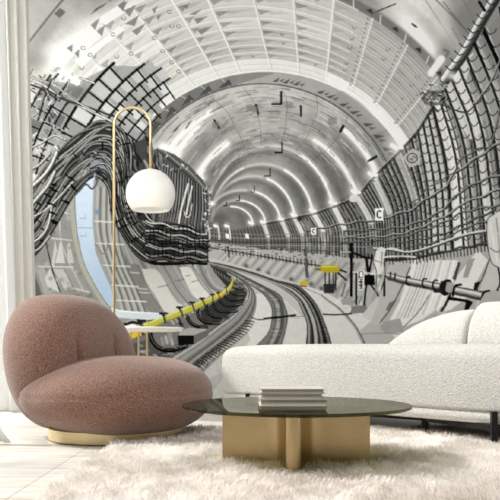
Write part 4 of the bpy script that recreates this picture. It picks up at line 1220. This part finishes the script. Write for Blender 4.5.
# ---- coffee table
TX, TY, TZ = .177, 2.985, .232
ct = empty('coffee_table', 'low round coffee table with smoked glass top and bronze fin base on the rug', 'table', (TX, TY, 0))
def glass_mat():
    m, nt, b = new_mat('smoked_glass'); L = nt.links.new
    nt.nodes.remove(b); out = nt.nodes['Material Output']
    tr = N(nt, 'ShaderNodeBsdfTransparent'); tr.inputs['Color'].default_value = (.40, .39, .26, 1)
    gl = N(nt, 'ShaderNodeBsdfGlossy'); gl.inputs['Roughness'].default_value = .02; gl.inputs['Color'].default_value = (.75, .76, .72, 1)
    fr = N(nt, 'ShaderNodeFresnel'); fr.inputs['IOR'].default_value = 1.33
    tc = N(nt, 'ShaderNodeTexCoord'); nz = N(nt, 'ShaderNodeTexNoise', i_Scale=2.0); L(tc.outputs['Object'], nz.inputs['Vector'])
    bp = N(nt, 'ShaderNodeBump', i_Strength=.01, i_Distance=.001); L(nz.outputs['Fac'], bp.inputs['Height']); L(bp.outputs[0], gl.inputs['Normal'])
    mu = N(nt, 'ShaderNodeMath', operation='MULTIPLY'); mu.inputs[1].default_value = .6; L(fr.outputs[0], mu.inputs[0])
    mx = N(nt, 'ShaderNodeMixShader'); L(mu.outputs[0], mx.inputs[0]); L(tr.outputs[0], mx.inputs[1]); L(gl.outputs[0], mx.inputs[2]); L(mx.outputs[0], out.inputs['Surface'])
    return m
TR = .435
mb = MB(); mb.lathe([(TR - .004, TZ - .012), (TR, TZ - .009), (TR, TZ - .003), (TR - .004, TZ)], TX, TY, 128)
sharp(mb.build('tabletop', glass_mat(), ct))['label'] = 'round smoked glass top'
def base_outline():
    half = [(-.275, .075), (-.275, -.075), (-.15, -.075)]
    arc_ = []
    for i in range(1, 9):                                 # concave sweep into the front fin
        a = PI / 2 * i / 9
        arc_.append((-.15 + .105 * math.sin(a), -.075 - .085 * (1 - math.cos(a))))
    nose = [(-.030, -.18)] + [(-.027 * math.cos(PI * i / 10), -.285 - .027 * math.sin(PI * i / 10)) for i in range(11)] + [(.030, -.18)]
    right = [(-x, y) for x, y in arc_[::-1]] + [(.15, -.075), (.275, -.075), (.275, .075)]
    back_ = [(.15, .075)] + [(x * -1, -y) for x, y in arc_] + [(.03, .2), (-.03, .2)] + [(x, -y) for x, y in arc_[::-1]] + [(-.15, .075)]
    pts = half + arc_ + nose + right + back_
    c, s = math.cos(-.095), math.sin(-.095)
    return [(TX + x * c - y * s, TY + x * s + y * c) for x, y in pts]
BO = base_outline()
mb = MB(); mb.loft([[(x, y, z) for x, y in BO] for z in (.0125, TZ - .0125)])
sharp(mb.build('base', M_BRASS, ct), 30)['label'] = 'bronze base of four joined fins'

# ---- three books on the glass
def book(name, label, cx, cy, z, w, d, h, rot, mat):
    e = empty(name, label, 'book', (cx, cy, z), 'stack of books on the coffee table')
    Mx = Matrix.Translation((cx, cy, 0)) @ Matrix.Rotation(rot, 4, 'Z')
    t = .0028
    mb = MB(); mb.box(-w / 2, -d / 2, z, w / 2, d / 2, z + t, Mx); mb.box(-w / 2, -d / 2, z + h - t, w / 2, d / 2, z + h, Mx)
    mb.box(-w / 2, d / 2 - t, z + t, w / 2, d / 2, z + h - t, Mx); mb.build('cover', mat, e, False)
    mb = MB(); mb.box(-w / 2 + .006, -d / 2 + .007, z + t, w / 2 - .006, d / 2 - t, z + h - t, Mx)
    mb.build('pages', M_PAGE, e, False)
zb = TZ + .0006
bx_, by_ = at(292.5, 400, 2.93)[0], 2.95
book('book', 'bottom book of the stack on the glass table, widest with pale cover', bx_, by_, zb, .252, .19, .0265, .012, plain('pale_cover', (206, 200, 190), .6))
book('book', 'middle book of the stack on the glass table, grey beige cover', bx_ - .006, by_ + .002, zb + .0268, .232, .185, .020, -.012, plain('grey_beige_cover', (188, 180, 168), .6))
book('book', 'top book of the stack on the glass table, light grey cover', bx_ - .003, by_ + .002, zb + .0471, .238, .185, .017, .004, plain('light_grey_cover', (196, 192, 184), .55))

# ---- shaggy rug
def rug():
    e = empty('rug', 'shaggy off-white long-pile rug under the coffee table', 'rug', (.55, 2.9, 0))
    x0, x1, y0, y1 = -.60, 2.0, 1.78, 4.10
    pc, pr = (-.66, 3.845), .334                          # the corner stops against the round chair plinth
    a0 = math.asin((y1 - pc[1]) / pr); a1 = math.acos((x0 - pc[0]) / pr)
    out = [(x0, y0), (x1, y0), (x1, y1)] + [(pc[0] + pr * math.cos(a0 + (-a1 - a0) * i / 16), pc[1] + pr * math.sin(a0 + (-a1 - a0) * i / 16)) for i in range(17)]
    mb = MB(); mb.loft([[(x, y, z) for x, y in out] for z in (.001, .012)])
    m = fabric('rug_backing', (232, 225, 216), (246, 240, 233), 60, .5, 120, .1)
    mb.build('backing', m, e, False)
    r = np.random.default_rng(3)
    n = 112000
    # more tufts where the camera is near
    X = r.uniform(x0 - .01, x1 - .35, n); Y = y0 + (y1 + .01 - y0) * r.random(n) ** 1.12
    keep = (np.abs(X) < Y * .34 + .1)
    keep &= (X - pc[0]) ** 2 + (Y - pc[1]) ** 2 > (pr + .018) ** 2
    X, Y = X[keep], Y[keep]; n = len(X)
    inside = np.zeros(n, bool); q = offset(BO, -.008)
    for (ax, ay), (bx, by) in zip(q, q[1:] + q[:1]):
        if ay != by: inside ^= ((ay > Y) != (by > Y)) & (X < (bx - ax) * (Y - ay) / (by - ay) + ax)
    X, Y = X[~inside], Y[~inside]; n = len(X)
    fl = lambda a, b, c: np.sin(X * a + Y * b + c)
    ang = 1.6 * fl(5.1, 3.3, 0) + 1.4 * fl(-7.7, 9.1, 1) + 1.0 * fl(17, -13, 2) + 1.1 * fl(31, 23, .5) + r.normal(0, .55, n) - 1.2
    lean = np.clip(.75 + .3 * fl(21, 17, 3) + .25 * fl(-37, 29, 1) + r.normal(0, .2, n), .15, 1.3)
    Ln_ = r.uniform(.026, .050, n)
    dx, dy = np.cos(ang), np.sin(ang)
    W = r.uniform(.0010, .0021, n) * (.6 + .16 * Y)
    sx, sy = -dy * W, dx * W
    zs = np.array([0, .45, .8, 1.0]); V = np.zeros((n, 7, 3))
    for i, t in enumerate((0, .4, .75)):
        h = .010 + Ln_ * np.sin(t * lean * 1.1 + .001) / np.maximum(lean, .3) * np.cos(lean * .45) * .78
        o_ = Ln_ * t * t * lean * .75
        wv = 1 - .35 * t
        V[:, i * 2] = np.stack([X + dx * o_ + sx * wv, Y + dy * o_ + sy * wv, h], 1); V[:, i * 2 + 1] = np.stack([X + dx * o_ - sx * wv, Y + dy * o_ - sy * wv, h], 1)
    h = .010 + Ln_ * np.sin(lean * 1.05) / np.maximum(lean, .3) * np.cos(lean * .45) * .74
    V[:, 6] = np.stack([X + dx * Ln_ * lean * .85, Y + dy * Ln_ * lean * .85, h], 1)
    V -= np.array([.55, 2.9, 0])
    me = bpy.data.meshes.new('pile')
    base = (np.arange(n) * 7)[:, None]
    quads = np.concatenate([base + np.array([0, 1, 3, 2]), base + np.array([2, 3, 5, 4])], 1).reshape(n, 8)
    tris = base + np.array([4, 5, 6])
    loops = np.concatenate([quads, tris], 1).ravel().astype(np.int32)
    st_ = (np.arange(n) * 11)[:, None] + np.array([0, 4, 8])
    me.vertices.add(n * 7); me.vertices.foreach_set('co', V.astype(np.float32).ravel())
    me.loops.add(n * 11); me.loops.foreach_set('vertex_index', loops)
    me.polygons.add(n * 3); me.polygons.foreach_set('loop_start', st_.ravel().astype(np.int32))
    me.update(calc_edges=True)
    me.polygons.foreach_set('use_smooth', np.ones(n * 3, bool))
    at_ = me.attributes.new('tone', 'FLOAT', 'POINT')
    t = np.clip(.5 + .22 * fl(4.3, 6.1, 2) + .2 * fl(-9.3, 7.7, .3) + r.normal(0, .2, n), 0, 1)
    at_.data.foreach_set('value', np.repeat(t, 7).astype(np.float32))
    m, nt, b = new_mat('wool_pile'); L = nt.links.new
    nt.nodes.remove(b); out = nt.nodes['Material Output']
    a = N(nt, 'ShaderNodeAttribute', attribute_name='tone')
    rp = ramp(nt, [(0, lin((228, 220, 212))), (.5, lin((244, 239, 233))), (1, lin((250, 247, 243)))]); L(a.outputs['Fac'], rp.inputs['Fac'])
    d = N(nt, 'ShaderNodeBsdfDiffuse'); t_ = N(nt, 'ShaderNodeBsdfTranslucent'); mx = N(nt, 'ShaderNodeMixShader'); mx.inputs[0].default_value = .45
    L(rp.outputs['Color'], d.inputs['Color']); L(rp.outputs['Color'], t_.inputs['Color']); L(d.outputs[0], mx.inputs[1]); L(t_.outputs[0], mx.inputs[2]); L(mx.outputs[0], out.inputs['Surface'])
    me.materials.append(m)
    o = bpy.data.objects.new('pile', me); COL.objects.link(o); o.parent = e; o['kind'] = 'stuff'
rug()

# ---- light
w = bpy.data.worlds.new('daylight'); SC.world = w; w.use_nodes = True
nt = w.node_tree; bg = nt.nodes['Background']; bg.inputs['Color'].default_value = (1, .998, .99, 1); bg.inputs['Strength'].default_value = LIGHT['world']
tc = N(nt, 'ShaderNodeTexCoord'); sx = N(nt, 'ShaderNodeSeparateXYZ'); nt.links.new(tc.outputs['Generated'], sx.inputs[0])
mr = N(nt, 'ShaderNodeMapRange'); mr.inputs['From Min'].default_value = -1; mr.inputs['From Max'].default_value = .8
mr.inputs['To Min'].default_value = LIGHT['world'] * 1.75; mr.inputs['To Max'].default_value = LIGHT['world'] * .3
nt.links.new(sx.outputs['X'], mr.inputs['Value']); nt.links.new(mr.outputs[0], bg.inputs['Strength'])
def area(name, loc, target, size, power, color=(1, .97, .92), sy=None):
    l = bpy.data.lights.new(name, 'AREA'); l.energy = power; l.color = color; l.shape = 'RECTANGLE'; l.size = size; l.size_y = sy or size
    if name == 'wall_wash_fill': l.spread = math.radians(118)
    o = bpy.data.objects.new(name, l); COL.objects.link(o); o.location = loc
    o.rotation_euler = (Vector(target) - Vector(loc)).to_track_quat('-Z', 'Y').to_euler()
    return o
l = bpy.data.lights.new('low_sun', 'SUN'); l.energy = LIGHT['sun']; l.color = (1, .98, .95); l.angle = math.radians(9)
o = bpy.data.objects.new('low_sun', l); COL.objects.link(o); o.location = (-3, 3, 3)
o.rotation_euler = Vector((1, -.12, -1.0)).to_track_quat('-Z', 'Y').to_euler()
area('wall_wash_fill', (.1, 1.2, 3.6), (.1, 6.2, .9), 3.6, LIGHT['wash'], (1, 1, 1), 1.6)  # added fill, no fixture in the room: brightens the mural from out of view

area('window_daylight', (-3.2, 5.7, 2.0), (-1.9, 5.4, 1.2), 1.6, 120, (1, 1, 1), 3.0)

# ---- camera
cam = bpy.data.cameras.new('camera'); co = bpy.data.objects.new('camera', cam); COL.objects.link(co)
cam.sensor_width = 36; cam.sensor_fit = 'HORIZONTAL'; cam.lens = 36 * F / 500
cam.shift_y = (HOR - 250) / 500
co.location = (0, 0, CAMH); co.rotation_euler = (PI / 2, 0, 0)
cam.clip_start = .05
SC.camera = co
SC.view_settings.view_transform = 'Standard'; SC.view_settings.look = 'None'; SC.view_settings.exposure = 0; SC.view_settings.gamma = 1
